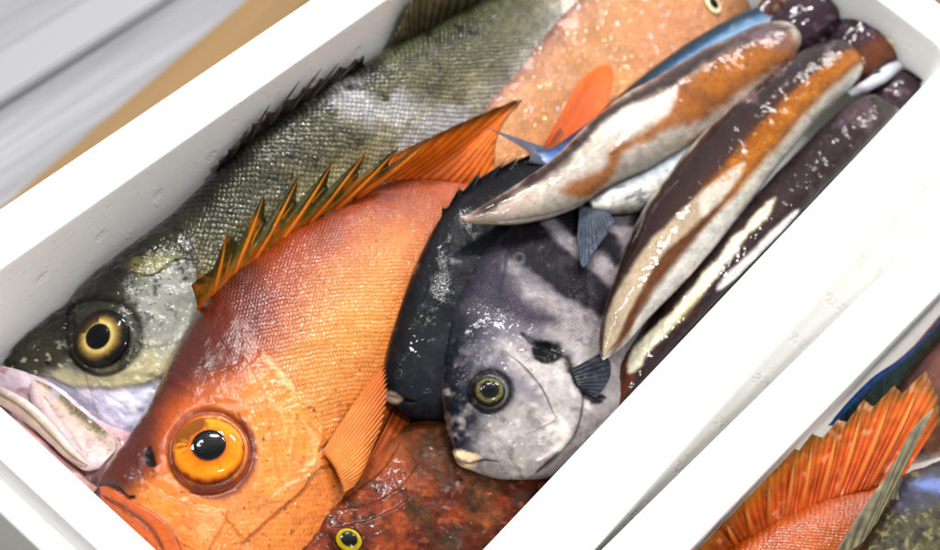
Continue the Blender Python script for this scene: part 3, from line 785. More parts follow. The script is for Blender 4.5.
    s.crease([(232, 370), (250, 385), (262, 420)], 5, .5); s.crease([(178, 385), (200, 392), (236, 402)], 5, .4)
    s.spots(3, .78, (90, 36, 20), .5, 33, .1, None, sm(.4, .6, s.v))
    for px, py in ((243, 508), (375, 240), (262, 440), (300, 330)):
        s.line([(px, py), (px + 2, py + 1)], 1.3, (40, 30, 26), .9)
rb = body('body', [
    (99, 484, 101, 498, -.038, -.039, 2), (108, 466, 118, 530, -.038, -.04, 8), (128, 436, 152, 580, -.038, -.042, 15), (158, 384, 215, 612, -.038, -.044, 22),
    (186, 326, 290, 590, -.037, -.046, 26), (210, 292, 338, 548, -.036, -.048, 27), (243, 264, 357, 494, -.035, -.05, 26), (288, 230, 382, 442, -.035, -.052, 24),
    (335, 203, 412, 392, -.037, -.053, 20), (383, 181, 444, 337, -.041, -.054, 16), (428, 176, 486, 270, -.049, -.054, 12), (468, 181, 512, 225, -.05, -.053, 9),
    (508, 172, 536, 196, -.045, -.047, 6), (545, 146, 560, 166, -.038, -.04, 4.5), (560, 128, 572, 146, -.034, -.035, 2)], red, M_RED, red_paint, 560, 320, .88, .985, boxed)
yo = [(0, (20, 14, 10)), (.44, (40, 18, 8)), (.47, (196, 96, 22)), (.52, (222, 118, 34)), (.66, (236, 140, 46)), (.84, (240, 152, 58)), (.93, (226, 124, 42)), (1, (160, 66, 24))]
eye(red, rb, 208, 450, 35.5, yo, .5, EYE, PUP, .34, 1.0, (-.05, .02, .1), (.02, .03), arc=(2.45, .8, .56, .92, (120, 62, 20), .75))
# dorsal spines with olive membrane between them
sp = [  # base, tip
    ((196, 303), (196, 264)), ((207, 296), (227, 231)), ((222, 284), (266, 189)), ((243, 266), (302, 170)), ((270, 245), (336, 157)), ((299, 224), (370, 147)),
    ((327, 208), (402, 144)), ((352, 193), (437, 134))]
rows = []
for k, (b_, t_) in enumerate(sp):
    zz = -.027; tz = -.010
    if k == 0: t_ = (192, 284)
    rows.append((b_[0] + 2, b_[1] + 3, zz, b_[0] * .05 + t_[0] * .95, b_[1] * .05 + t_[1] * .95, tz))
    if k < len(sp) - 1:
        nb, nt_ = sp[k + 1]
        for f, hh in ((.22, .80), (.5, .62), (.8, .50)):
            bx = b_[0] * (1 - f) + nb[0] * f; by = b_[1] * (1 - f) + nb[1] * f
            tx = t_[0] * (1 - f) + nt_[0] * f; ty = t_[1] * (1 - f) + nt_[1] * f
            rows.append((bx + 2, by + 3, zz, bx + (tx - bx) * hh, by + (ty - by) * hh, zz + (tz - zz) * hh))
def spiny(s):
    s.grad(s.v, [(0, (206, 100, 38)), (.2, (176, 110, 38)), (.42, (112, 100, 32)), (1, (66, 68, 24))])
    s.spots(14, .1, (206, 110, 36), .6, 3, .4); s.mott(5, .2, 4)
df = fin('spiny_dorsal_fin', rows, red, M_FINR, spiny, 30, .25, 260, 26, .35, False, wav=.5)
for k, (b_, t_) in enumerate(sp):
    spike('spine', W(b_[0] + 4, b_[1] + 6, -.030), W(t_[0], t_[1], -.009), .0014, df, M_FINR, [(206, 92, 40), (226, 116, 46), (216, 130, 50), (120, 70, 24)], .02)
    if 0 < k < 7:
        spike('ray', W(b_[0] + 16, b_[1] - 6, -.030), W(b_[0] * .35 + t_[0] * .65 + 12, b_[1] * .35 + t_[1] * .65, -.016), .0010, df, M_FINR, [(212, 96, 40), (232, 120, 48), (206, 130, 50)], -.03)
def soft(s):
    s.grad(s.v, [(0, (222, 92, 38)), (.6, (238, 110, 40)), (.92, (226, 110, 36)), (1, (110, 70, 24))])
    s.mix(s.ray * .45, (248, 150, 84)); s.mott(9, .12, 4)
    s.mix(sm(8, 0, segd(s.x, s.y, [(345, 172), (437, 134), (523, 99)])[0]) * .7, (96, 66, 22))
fin('soft_dorsal_fin', [(352, 197, -.030, 345, 186, -.026), (365, 189, -.031, 400, 152, -.018), (378, 183, -.033, 437, 134, -.018), (400, 180, -.036, 480, 114, -.021), (420, 179, -.04, 523, 98, -.024), (445, 181, -.042, 507, 118, -.026), (462, 186, -.044, 497, 140, -.03), (478, 190, -.046, 495, 165, -.036)],
    red, M_FINR, soft, 17, 1.0, 300, 40, .5, True, notch=.03, bulge=2)
def tailp(s):
    s.grad(s.v, [(0, (214, 84, 34)), (1, (236, 112, 44))]); s.mix(s.ray * .3, (246, 140, 70)); s.mott(12, .12, 4)
fin('tail_fin', [(542, 148, -.037, 578, 82, -.030), (548, 146, -.037, 592, 70, -.029), (554, 143, -.037, 606, 64, -.029), (560, 141, -.036, 613, 74, -.030), (566, 139, -.036, 610, 96, -.031), (572, 138, -.035, 600, 118, -.033)],
    red, M_FINR, tailp, 12, .5, 160, 30, .8)
# pectoral fin fanned over the belly
def pect(s):
    s.grad(s.v, [(0, (236, 140, 74)), (.5, (226, 120, 58)), (1, (206, 92, 46))]); s.mix(s.ray * .45, (248, 170, 110)); s.mott(12, .12, 3)
fin('pectoral_fin', [(322, 452, -.018, 384, 362, -.022), (328, 458, -.018, 387, 378, -.021), (334, 466, -.019, 387, 400, -.021), (338, 474, -.020, 380, 430, -.022), (342, 484, -.022, 368, 455, -.024), (344, 492, -.024, 354, 468, -.026)],
    red, M_FINR, pect, 20, .8, 240, 34, .6, True, bulge=3, notch=.05)
fin('pelvic_fin', [(350, 488, -.034, 394, 408, -.040), (360, 492, -.036, 412, 412, -.044), (366, 488, -.040, 404, 432, -.046), (368, 480, -.044, 392, 446, -.048)],
    red, M_FINR, lambda s: (s.grad(s.v, [(0, (206, 96, 50)), (1, (170, 66, 36))]), s.mix(s.ray * .4, (226, 130, 80))), 8, 1.0, 120, 30, 1.2, True, bulge=3)

# ------------------------------------------------------------------ dark and striped knifejaws
M_DARK = fish_mat('dark_skin', ss=.002, sdark=.2, sbump=.12, wet=.2, wets=130, w2k=.3, rough=.32, grain=.25)
M_GREY = fish_mat('striped_skin', ss=.0027, sdark=.5, sbump=.22, wet=.26, wets=95, w2k=.1, rough=.36, grain=.2)
dark = thing('dark_fish', W(470, 320, -.05), 'nearly black fish wedged between the orange fish and the grey striped fish', 'fish', BOXA)
def dark_paint(s):
    s.grad(s.v, [(0, (40, 38, 44)), (.15, (30, 32, 42)), (.5, (44, 46, 58)), (1, (60, 60, 70))])
    s.spots(26, .1, (52, 54, 66), .5, 2, .7); s.spots(9, .45, (74, 78, 94), .3, 3, .5); s.mott(5, .2, 4)
    s.scl[:] = sm(340, 280, s.y)
    s.line([(386, 396), (400, 400), (416, 402)], 2, (14, 12, 14), .9); s.crease([(386, 396), (400, 400), (416, 402)], 2.5, -1)
    s.patch([(381, 390), (392, 392), (402, 398), (396, 404), (384, 400)], (196, 176, 160), 2, 1, 4, .8, 5)
    s.line([(384, 376), (390, 340), (402, 300), (418, 258), (441, 214)], 1.6, (150, 104, 84), .6)
    s.patch([(560, 150), (600, 110), (650, 90), (640, 130), (580, 170)], (70, 110, 190), 12, 5, 12, .5, 7)
    s.rough(30, .4, 3); s.rough(8, .07, 6); s.wet = .12 + .88 * sm(.05, .35, fbm(s.x, s.y, 22, 3, 31)) * sm(70, 20, segd(s.x, s.y, [(470, 195), (446, 250), (440, 320)])[0])
db = body('body', [(381, 391, 386, 403, -.030, -.032, 2), (382, 376, 415, 417, -.029, -.032, 8), (389, 340, 470, 416, -.028, -.032, 12), (402, 300, 520, 380, -.026, -.032, 13), (418, 258, 560, 330, -.025, -.032, 13),
    (442, 213, 588, 280, -.024, -.032, 12), (472, 188, 603, 240, -.024, -.031, 10), (506, 170, 612, 205, -.025, -.031, 8), (540, 155, 608, 180, -.027, -.031, 6), (575, 132, 606, 155, -.03, -.032, 4), (600, 112, 620, 134, -.033, -.034, 2)],
    dark, M_DARK, dark_paint, 340, 150, .85, .985, boxed)
rows = []
dsp = [((441, 216), (442, 206)), ((456, 202), (459, 185)), ((468, 192), (481, 168)), ((484, 182), (505, 160)), ((506, 170), (520, 155)), ((524, 162), (536, 151))]
for a_, b_ in dsp:
    rows.append((a_[0] + 2, a_[1] + 2, -.023, b_[0] * .8 + a_[0] * .2, b_[1] * .8 + a_[1] * .2, -.020))
    rows.append((a_[0] + 8, a_[1] - 6, -.023, a_[0] * .6 + b_[0] * .4 + 6, a_[1] * .6 + b_[1] * .4 - 4, -.021))
dd = fin('dorsal_fin', rows[:-1], dark, M_DARK, lambda s: (s.grad(s.v, [(0, (36, 38, 50)), (1, (26, 24, 26))]), s.mott(6, .3)), 20, .4, 200, 14, .6, False)
for k, (a_, b_) in enumerate(dsp):
    spike('spine', W(a_[0] + 3, a_[1] + 4, -.023), W(b_[0], b_[1], -.018), .0011, dd, M_DARK, [(30, 30, 36), (40, 38, 40), (196, 180, 150) if k > 3 else (60, 54, 50)])

grey = thing('striped_fish', W(530, 370, -.045), 'grey fish with broad dark bands and a small beak mouth, head down beside the squid', 'fish', BOXA)
def grey_paint(s):
    x, y = s.x, s.y
    s.grad(s.v, [(0, (70, 70, 84)), (.1, (98, 98, 116)), (.3, (132, 130, 148)), (.6, (150, 146, 160)), (1, (166, 162, 168))])
    # slanting bands
    u = x * .62 - y * .78 + 14 * fbm(x, y, 60, 3, 3)     # position along the body on the page
    for (x1, y1, x2, y2, w) in ((492, 262, 640, 330, 17), (545, 222, 660, 285, 12), (590, 200, 680, 245, 10), (455, 325, 520, 352, 12)):
        pass
    s.patch([(470, 262), (500, 246), (508, 280), (530, 303), (558, 314), (548, 331), (514, 322), (480, 303), (458, 305)], (84, 76, 98), 10, 4, 14, .8, 2)
    s.patch([(448, 300), (478, 248), (510, 226), (506, 240), (486, 262), (470, 300), (456, 330)], (64, 66, 84), 9, 4, 14, .8, 14)
    s.patch([(508, 262), (540, 290), (600, 320), (604, 350), (596, 376), (566, 350), (540, 330), (556, 318), (530, 300)], (184, 178, 186), 9, 5, 14, .7, 7)
    s.patch([(503, 236), (522, 222), (541, 221), (558, 240), (585, 262), (612, 286), (606, 316), (583, 307), (556, 291), (527, 268), (504, 250)], (52, 48, 62), 4, 3, 12, .95, 3)
    s.patch([(541, 221), (556, 218), (590, 247), (620, 268), (618, 286), (606, 284), (583, 262), (558, 240)], (172, 168, 180), 4, 2, 12, .75, 4)
    s.patch([(556, 217), (583, 209), (620, 245), (622, 266), (594, 250), (572, 236)], (50, 48, 60), 4, 3, 12, .95, 5)
    s.patch([(596, 206), (612, 206), (640, 236), (634, 246), (612, 226)], (160, 156, 168), 4, 2, 12, .7, 6)
    s.patch([(444, 330), (470, 320), (470, 380), (492, 400), (475, 440), (462, 460), (446, 430), (440, 380)], (34, 40, 62), 15, 7, 14, .9, 6)
    0 and s.patch([(500, 270), (560, 300), (606, 335), (600, 380), (560, 350), (500, 320), (480, 300)], (172, 168, 186), 20, 8, 14, .5, 7)
    s.patch([(480, 420), (520, 400), (558, 420), (552, 450), (520, 474), (486, 472)], (176, 172, 174), 17, 8, 12, .85, 8)
    s.patch([(500, 340), (560, 360), (580, 400), (575, 440), (556, 468), (540, 440), (548, 400), (515, 370)], (190, 186, 190), 13, 7, 12, .8, 9)
    s.spots(14, .1, (226, 222, 222), .4, 10, .9, None, sm(330, 380, y)); s.spots(10, .3, (110, 104, 112), .4, 11, .6)
    s.patch([(560, 440), (590, 420), (610, 410), (570, 470), (530, 480), (545, 465)], (112, 106, 110), 11, 6, 8, .6, 12)
    hl = smooth([(470, 330), (505, 318), (535, 335), (560, 348), (576, 372), (580, 410), (560, 450), (530, 478)])
    s.scl = sm(320, 290, y - .35 * (x - 470)) * .9 + .1
    # dark socket, gill slit and cover
    s.patch([(534, 346), (546, 340), (560, 346), (562, 356), (548, 364), (536, 358)], (16, 14, 18), 2.5, 2, 6, .95, 14); s.bump(548, 352, 11, -2.4, 1.3, .2)
    A = [(522, 334), (536, 342), (560, 348), (572, 362), (580, 384), (604, 400)]
    s.line(A, 4, (26, 24, 30), .85, wob=3); s.crease(A, 4, -1.4)
    s.patch([(566, 362), (578, 372), (590, 392), (604, 398), (596, 404), (578, 392)], (22, 22, 26), 3, 2, 6, .9, 15)
    A = [(502, 350), (522, 366), (540, 388), (552, 412), (556, 420)]
    s.line(A, 1.5, (40, 38, 44), .9); s.step(A, 1.1, 1.2, 20, 1)
    A = [(574, 372), (582, 400), (576, 430), (560, 452), (540, 468), (524, 478)]
    s.step(A, 1.8, 1.8, 18, 1); s.line(A, 2.2, (52, 50, 56), .75)
    A = [(560, 418), (566, 434), (552, 452), (536, 460)]
    s.crease(A, 3, .8); s.line(A, 5, (226, 224, 226), .5)
    s.crease([(556, 452), (546, 462), (534, 470)], 3, -.9); s.line([(560, 452), (548, 462), (536, 470)], 3, (60, 56, 62), .7)
    # beak
    s.patch([(452, 452), (468, 452), (480, 458), (472, 468), (460, 468)], (232, 208, 176), 2.5, 1.5, 5, .95, 17)
    s.line([(456, 460), (470, 464), (484, 460), (500, 462)], 1.6, (60, 50, 52), .7); s.crease([(456, 460), (470, 464), (486, 460)], 2, -.8)
    s.line([(446, 340), (441, 372), (444, 400), (450, 430), (456, 452)], 2, (150, 112, 92), .6)
    th = np.linspace(0, 2 * math.pi, 20); ring = [(490 + 20 * math.cos(t), 392 + 20 * math.sin(t)) for t in th]
    s.line(ring, 4, (20, 20, 28), .9, False, False); s.crease(ring, 3, -1.2, False); s.bump(490, 392, 28, 1.4)
    s.line([(508, 232), (506, 262), (498, 300)], 1.6, (58, 76, 110), .8); s.crease([(508, 232), (506, 262), (498, 300)], 2, -.5)
    for px, py, r in ((519, 258, 5), (530, 290, 4)):
        rg = [(px + r * math.cos(t), py + r * math.sin(t)) for t in th]; s.line(rg, 1.5, (170, 170, 180), .35, False, False)
    s.mott(14, .08, 21); s.mott(3.5, .10, 22); s.c = s.c * np.array([.86, .80, .75])
    s.rough(30, .7, 3); s.rough(9, .12, 6); s.rough(4, .10, 8, 3, sm(390, 430, y)); s.rough(7, .22, 12, 2, sm(320, 350, y) * sm(520, 490, x)); s.wet = (.2 + .8 * sm(-.1, .3, fbm(x, y, 26, 3, 31))) * (.12 + .88 * sm(295, 325, y + .3 * (x - 480) * (x > 500) * -1))
gb = body('body', [(456, 457, 464, 467, -.021, -.023, 2.5), (449, 432, 512, 478, -.021, -.026, 9), (441, 388, 578, 470, -.020, -.028, 14), (443, 335, 620, 425, -.020, -.029, 16), (455, 292, 645, 370, -.020, -.029, 16),
    (478, 251, 660, 325, -.021, -.029, 15), (508, 225, 668, 285, -.022, -.029, 13), (548, 208, 672, 248, -.023, -.03, 10), (590, 192, 680, 220, -.025, -.031, 7), (630, 176, 690, 196, -.03, -.033, 4)],
    grey, M_GREY, grey_paint, 380, 230, .8, .985, boxed)
eye(grey, gb, 489, 392, 16, [(0, (12, 12, 16)), (.45, (24, 26, 36)), (.56, (40, 44, 48)), (.64, (120, 112, 66)), (.76, (136, 126, 76)), (.88, (60, 58, 40)), (1, (30, 30, 34))], .46, EYE, PUP, .42, .6, (0, 0, .1), (-.04, .05), streak=.2)
def gfin(s):
    s.grad(s.v, [(0, (44, 46, 58)), (1, (70, 74, 94))]); s.mix(s.ray * .6, (104, 108, 126)); s.mott(8, .35, 3); s.spots(9, .2, (140, 136, 140), .5, 7, .4)
fin('pectoral_fin', [(570, 370, -.008, 602, 352, -.006), (573, 376, -.008, 610, 362, -.009), (576, 382, -.009, 610, 376, -.012), (579, 387, -.010, 604, 388, -.013), (582, 391, -.012, 596, 398, -.014)],
    grey, M_FIND, gfin, 9, .7, 120, 24, .4, True, box=boxed)

# ------------------------------------------------------------------ rusty scorpionfish at the bottom
M_SCO = fish_mat('rusty_skin', ss=.0016, sdark=.3, sbump=.3, wet=.22, wets=170, rough=.36, grain=.35)
sco = thing('rusty_fish', W(430, 520, -.07), 'rusty brown fish with a yellow ringed eye, half hidden under the striped fish', 'fish', BOXA)
def sco_paint(s):
    x, y = s.x, s.y
    s.grad(s.v, [(0, (176, 84, 50)), (.2, (160, 76, 50)), (.5, (128, 58, 40)), (1, (120, 56, 42))])
    s.spots(22, .1, (190, 92, 52), .6, 1, .5, (.5, 1.8)); s.spots(13, .25, (96, 62, 42), .7, 2, .3, (.5, 1.8)); s.spots(9, .42, (206, 120, 78), .5, 3, .3)
    s.spots(30, .2, (104, 84, 52), .5, 14, .4, None, sm(330, 400, x)); s.mott(6, .3, 5); s.mott(3, .15, 6)
    s.patch([(400, 424), (460, 420), (480, 460), (440, 490), (410, 470)], (92, 72, 46), 18, 8, 14, .6, 8)
    s.patch([(300, 500), (350, 470), (400, 440), (390, 470), (340, 500), (300, 530)], (204, 112, 66), 10, 6, 12, .6, 9)
    s.scl = sm(420, 470, x) * .5 + .1; s.c = s.c * np.array([.80, .74, .74])
    for A in ([(300, 520), (345, 500), (384, 470), (400, 445)], [(320, 512), (360, 508), (398, 490), (420, 462)], [(330, 530), (372, 520), (410, 500)], [(395, 440), (392, 470), (404, 500), (430, 520)]):
        s.step(A, .9, 1.5, 12, 1); s.line(A, 1.6, (80, 34, 22), .5)
    th = np.linspace(0, 2 * math.pi, 18); ring = [(348 + 15 * math.cos(t), 541 + 12 * math.sin(t)) for t in th]
    s.crease(ring, 3, .9, False); s.line(ring, 2.5, (84, 30, 18), .6, False, False)
    s.rough(26, .8, 3); s.rough(10, .28, 6); s.rough(4.5, .10, 7, 3); s.wet = .15 + .85 * sm(0, .35, fbm(x, y, 28, 3, 37))
sb = body('body', [(250, 600, 256, 612, -.045, -.047, 3), (276, 552, 310, 650, -.044, -.05, 14), (308, 508, 400, 650, -.044, -.052, 20), (345, 474, 480, 610, -.045, -.054, 23), (378, 446, 545, 560, -.046, -.055, 23),
    (410, 424, 582, 505, -.048, -.056, 21), (470, 396, 604, 450, -.052, -.058, 17), (540, 360, 615, 400, -.056, -.06, 12), (600, 320, 640, 345, -.06, -.062, 6)], sco, M_SCO, sco_paint, 360, 200, .85, 1, boxed)
eye(sco, sb, 348, 541, 12.5, [(0, (14, 16, 18)), (.58, (16, 20, 22)), (.66, (176, 150, 24)), (.86, (196, 168, 36)), (.95, (150, 110, 20)), (1, (60, 30, 16))], .6, EYE, PUP, .45, .8, (0, 0, .3), k=1.12, ang=-.6, streak=.05)
# dark filler fish, added to keep the hollow dark; only a sliver shows
deep = thing('filler_fish', W(480, 440, -.09), 'blackish green filler fish, a sliver showing, added to darken the gap under the dark fish', 'fish', BOXA)
def deep_p(s):
    s.fill((30, 36, 36)); s.spots(12, .2, (52, 66, 64), .7, 2, .4); s.mott(6, .3, 3); s.rough(12, .5, 4)
body('body', [(330, 500, 336, 512, -.074, -.075, 4), (340, 460, 380, 520, -.072, -.075, 12), (370, 410, 440, 490, -.07, -.075, 17), (420, 330, 540, 430, -.075, -.08, 20), (480, 240, 600, 340, -.08, -.085, 18), (560, 190, 620, 250, -.085, -.09, 12), (620, 150, 650, 180, -.09, -.09, 5)],
     deep, M_DARK, deep_p, 160, 60, .9, 1, boxed)
# ------------------------------------------------------------------ pale pink fish and the little blue ones
M_PINK = fish_mat('pink_skin', ss=.0046, sdark=.25, sbump=.4, wet=.35, wets=240, rough=.34, grain=.1, glint=.02, coat=.9)
pink = thing('pink_fish', W(600, 100, -.08), 'peach pink fish with glittering flecks, behind the squid near the top edge', 'fish', BOXA)
def pink_paint(s):
    x, y = s.x, s.y
    s.grad(s.v, [(0, (168, 120, 112)), (.1, (188, 140, 116)), (.3, (198, 142, 104)), (.6, (200, 138, 94)), (1, (206, 156, 120))])
    s.mott(26, .14, 2); s.mott(5, .1, 3)
    s.patch([(640, 20), (700, 0), (740, 10), (700, 60), (640, 70)], (206, 142, 112), 16, 6, 14, .6, 4)
    s.spots(4, .8, (250, 232, 196), .8, 5, .14, (-.85, 1.3), sm(700, 640, x))  # sparkles painted into the pigment as pale flecks, bluish ones next
    s.spots(5, .85, (196, 206, 236), .5, 8, .2, (-.85, 1.2)); s.spots(12, .45, (220, 196, 190), .5, 9, .2, None, sm(.35, .1, s.v))
    s.wet = .2 + .8 * sm(0, .4, fbm(x, y, 20, 3, 3)); s.step([(640, -10), (655, 20), (650, 50), (640, 80)], 1, 2, 20, -1)
    s.rough(22, .6, 3); s.rough(7, .25, 4)
pb = body('body', [(750, 0, 753, 8, -.058, -.059, 2), (735, -14, 745, 20, -.058, -.06, 7), (702, -36, 724, 42, -.058, -.062, 14), (655, -42, 696, 88, -.058, -.064, 18), (602, -22, 650, 130, -.058, -.064, 19),
    (556, 22, 612, 160, -.058, -.064, 18), (520, 66, 572, 186, -.058, -.064, 16), (488, 104, 536, 204, -.058, -.063, 13), (462, 140, 505, 212, -.058, -.062, 9), (440, 178, 472, 214, -.06, -.062, 5)],
    pink, M_PINK, pink_paint, 320, 170, .85, .98, boxed)
eye(pink, pb, 712, 4, 12, [(0, (10, 12, 20)), (.5, (20, 24, 36)), (.6, (230, 214, 170)), (.85, (236, 220, 180)), (1, (150, 100, 70))], .55, EYE, PUP, .3, .5, k=.8, ang=.5)

M_BLUE = fish_mat('silver_blue_skin', ss=.0014, sdark=.15, sbump=.1, wet=.3, wets=160, rough=.25, grain=.12, metal=.55)
blue = thing('blue_fish', W(660, 85, -.045), 'slender steel blue fish with a forked tail under the uppermost squid', 'fish', BOXA)
def blue_paint(s):
    s.grad(s.v, [(0, (34, 52, 66)), (.3, (44, 84, 120)), (.5, (120, 150, 190)), (.75, (206, 214, 226)), (1, (226, 228, 232))])
    s.patch([(545, 165), (560, 145), (600, 130), (605, 150), (570, 170)], (36, 96, 190), 8, 3, 10, .8, 2)
    s.mott(10, .15, 3, 3, (-.6, 3)); s.scl[:] = .3; s.rough(10, .15, 3)
body('body', [(774, 6, 778, 18, -.030, -.032, 2), (750, 10, 764, 40, -.031, -.034, 7), (702, 34, 724, 68, -.031, -.035, 9), (652, 68, 674, 100, -.031, -.035, 9), (604, 108, 622, 134, -.030, -.033, 7), (572, 138, 586, 160, -.028, -.030, 4), (546, 150, 556, 168, -.021, -.022, 2.2), (534, 150, 540, 164, -.0195, -.020, 1)],
     blue, M_BLUE, blue_paint, 220, 70, .9, 1, boxed)
def bt(s):
    s.grad(s.v, [(0, (60, 80, 120)), (1, (88, 76, 98))]); s.mix(s.ray * .5, (150, 150, 176)); s.mott(6, .25, 2)
fin('tail_fin', [(546, 148, -.020, 484, 127, -.017), (548, 152, -.020, 498, 133, -.017), (550, 156, -.020, 520, 146, -.018), (553, 160, -.020, 528, 152, -.018), (556, 166, -.021, 530, 158, -.018), (560, 168, -.021, 528, 162, -.019)],
    blue, M_FIND, bt, 12, .3, 120, 24, .4)
silver = thing('silver_fish', W(650, 185, -.03), 'small bright silver fish squeezed under the uppermost squid, its dark tail on the striped fish', 'fish', BOXA)
def sil(s):
    s.grad(s.v, [(0, (120, 128, 140)), (.3, (160, 164, 170)), (.6, (196, 194, 190)), (1, (186, 184, 182))])
    s.spots(6, .3, (120, 124, 134), .7, 2, .3, (-.5, 2)); s.mott(4, .15, 3); s.scl[:] = .6; s.rough(8, .2, 3)
body('body', [(588, 200, 592, 210, -.008, -.009, 2), (604, 190, 612, 213, -.008, -.010, 4.5), (630, 178, 645, 210, -.010, -.013, 7), (668, 155, 690, 190, -.014, -.018, 8), (712, 122, 736, 156, -.02, -.024, 8), (760, 86, 780, 110, -.026, -.028, 5)],
     silver, M_BLUE, sil, 200, 70, .85, 1, boxed)
fin('tail_fin', [(580, 203, -.008, 577, 240, -.006), (585, 206, -.008, 583, 268, -.005), (592, 208, -.008, 596, 250, -.006), (600, 211, -.008, 606, 236, -.007), (609, 212, -.009, 614, 222, -.008)],
    silver, M_FIND, lambda s: (s.grad(s.v, [(0, (84, 92, 112)), (.6, (48, 58, 82)), (1, (66, 78, 104))]), s.mix(s.ray * .4, (104, 116, 142)), s.mott(5, .3, 3)), 12, .5, 140, 24, .4)

# ------------------------------------------------------------------ squid
M_SQ = fish_mat('squid_skin', sdark=0, sbump=0, wet=.11, wets=150, rough=.3, grain=.16, coatr=.05, w2k=.35, cior=1.30)
GS = 'squid laid side by side along the right wall of the box'
def specks(s, mask=1):
    s.mott(3.2, .10, 51); s.mott(11, .10, 52)
    s.spots(1.8, .66, (70, 36, 30), .28, 41, .2, None, mask)

sq1 = thing('squid', W(620, 150, -.03), 'uppermost squid, white pointed mantle tip lying over the dark fish', 'squid', GS)
def sq1_paint(s):
    x, y = s.x, s.y; s.scl[:] = 0
    s.fill((188, 176, 166)); s.spots(30, .1, (206, 178, 164), .5, 1, .8); s.spots(9, .3, (214, 208, 206), .4, 31, .6); s.mott(24, .05, 2)
    # ochre flank
    s.patch([(672, 92), (710, 60), (750, 36), (784, 30), (798, 46), (790, 62), (752, 84), (724, 104), (704, 120), (690, 122), (680, 112)], (160, 88, 28), 7.2, 3.8, 14, .95, 3)
    s.patch([(668, 100), (690, 96), (705, 112), (668, 128), (650, 140), (628, 150), (620, 160), (614, 178), (600, 194), (570, 198), (560, 190), (590, 176), (608, 162), (612, 150), (640, 134), (660, 118)], (176, 104, 46), 5.2, 2.9, 14, .9, 4)
    s.patch([(700, 78), (750, 48), (790, 38), (790, 54), (750, 74), (716, 94)], (196, 118, 40), 8, 5, 8, .6, 5)
    # dark back edge
    s.patch([(470, 214), (505, 192), (548, 163), (580, 134), (600, 112), (640, 88), (700, 52), (756, 24), (790, 26), (780, 36), (740, 44), (700, 66), (668, 90), (636, 104), (610, 120), (590, 140), (560, 168), (520, 192), (484, 214)], (70, 34, 34), 5.2, 2.9, 14, .95, 6)
    s.patch([(640, 84), (700, 50), (750, 26), (770, 26), (756, 40), (700, 66), (670, 84)], (72, 50, 60), 6, 4, 9, .6, 7)
    s.patch([(738, 34), (770, 26), (792, 34), (790, 48), (760, 44)], (150, 120, 130), 6, 5, 7, .6, 8)
    s.patch([(668, 92), (676, 94), (664, 116), (636, 126), (606, 132), (592, 136), (612, 116), (640, 104)], (204, 198, 192), 4.7, 1.9, 14, .95, 9)
    s.spots(4, .3, (110, 56, 24), .3, 12, .5, None, sm(560, 600, x) * sm(.15, .3, s.v) * (1 - sm(.62, .66, s.v)) * (s.c[..., 2] < .25)); specks(s, sm(640, 560, x))
    s.patch([(462, 218), (490, 212), (520, 206), (500, 218), (470, 224)], (196, 160, 150), 6.2, 2.9, 14, .6, 13)
    s.crease([(672, 96), (650, 118), (626, 140), (612, 152)], 5, .8); s.rough(50, .8, 3); s.rough(14, .15, 4)
    s.crease([(500, 222), (560, 214), (612, 188)], 3, -.8)
sb1 = body('mantle', [(462, 218, 465, 223, -.003, -.004, 1.5), (480, 207, 486, 224, -.002, -.004, 4), (509, 189, 524, 223, -.001, -.004, 8), (550, 161, 574, 209, -.002, -.005, 12), (589, 121, 616, 185, -.004, -.008, 15), (621, 97, 652, 170, -.007, -.010, 17), (654, 79, 688, 148, -.010, -.014, 17),
    (706, 49, 740, 112, -.013, -.017, 16), (748, 29, 776, 80, -.016, -.019, 14), (776, 24, 792, 62, -.018, -.020, 11), (790, 28, 799, 50, -.019, -.020, 6), (797, 36, 800, 44, -.02, -.02, 2)], sq1, M_SQ, sq1_paint, 340, 130, .95, .97, boxed)
def sqhead(s):
    s.scl[:] = 0; s.fill((78, 50, 64)); s.spots(18, .1, (84, 62, 82), .6, 1, .6); s.spots(9, .35, (130, 104, 122), .5, 2, .5); s.spots(12, .3, (40, 24, 40), .6, 3, .3); s.rough(18, .8, 4); s.rough(6, .1, 5); specks(s)
body('head', [(768, 22, 774, 40, -.030, -.032, 4), (782, 6, 796, 52, -.028, -.031, 11), (800, -10, 820, 46, -.027, -.031, 13), (822, -30, 838, 28, -.028, -.032, 13), (850, -50, 858, -2, -.032, -.036, 10), (876, -60, 876, -30, -.04, -.044, 5)], sq1, M_SQ, sqhead, 120, 70, .9, 1, boxed)
body('arm', [(756, 14, 762, 24, -.028, -.029, 2), (762, -2, 776, 14, -.027, -.029, 4), (782, -16, 796, 4, -.028, -.03, 5), (812, -40, 824, -22, -.03, -.032, 4), (840, -60, 846, -50, -.03, -.03, 2)], sq1, M_SQ,
     lambda s: (s.scl.__setitem__(slice(None), 0), s.fill((110, 70, 60)), s.spots(8, .2, (170, 140, 120), .6, 2, .3), s.rough(8, .4, 3)), 80, 40, .9, 1, boxed)

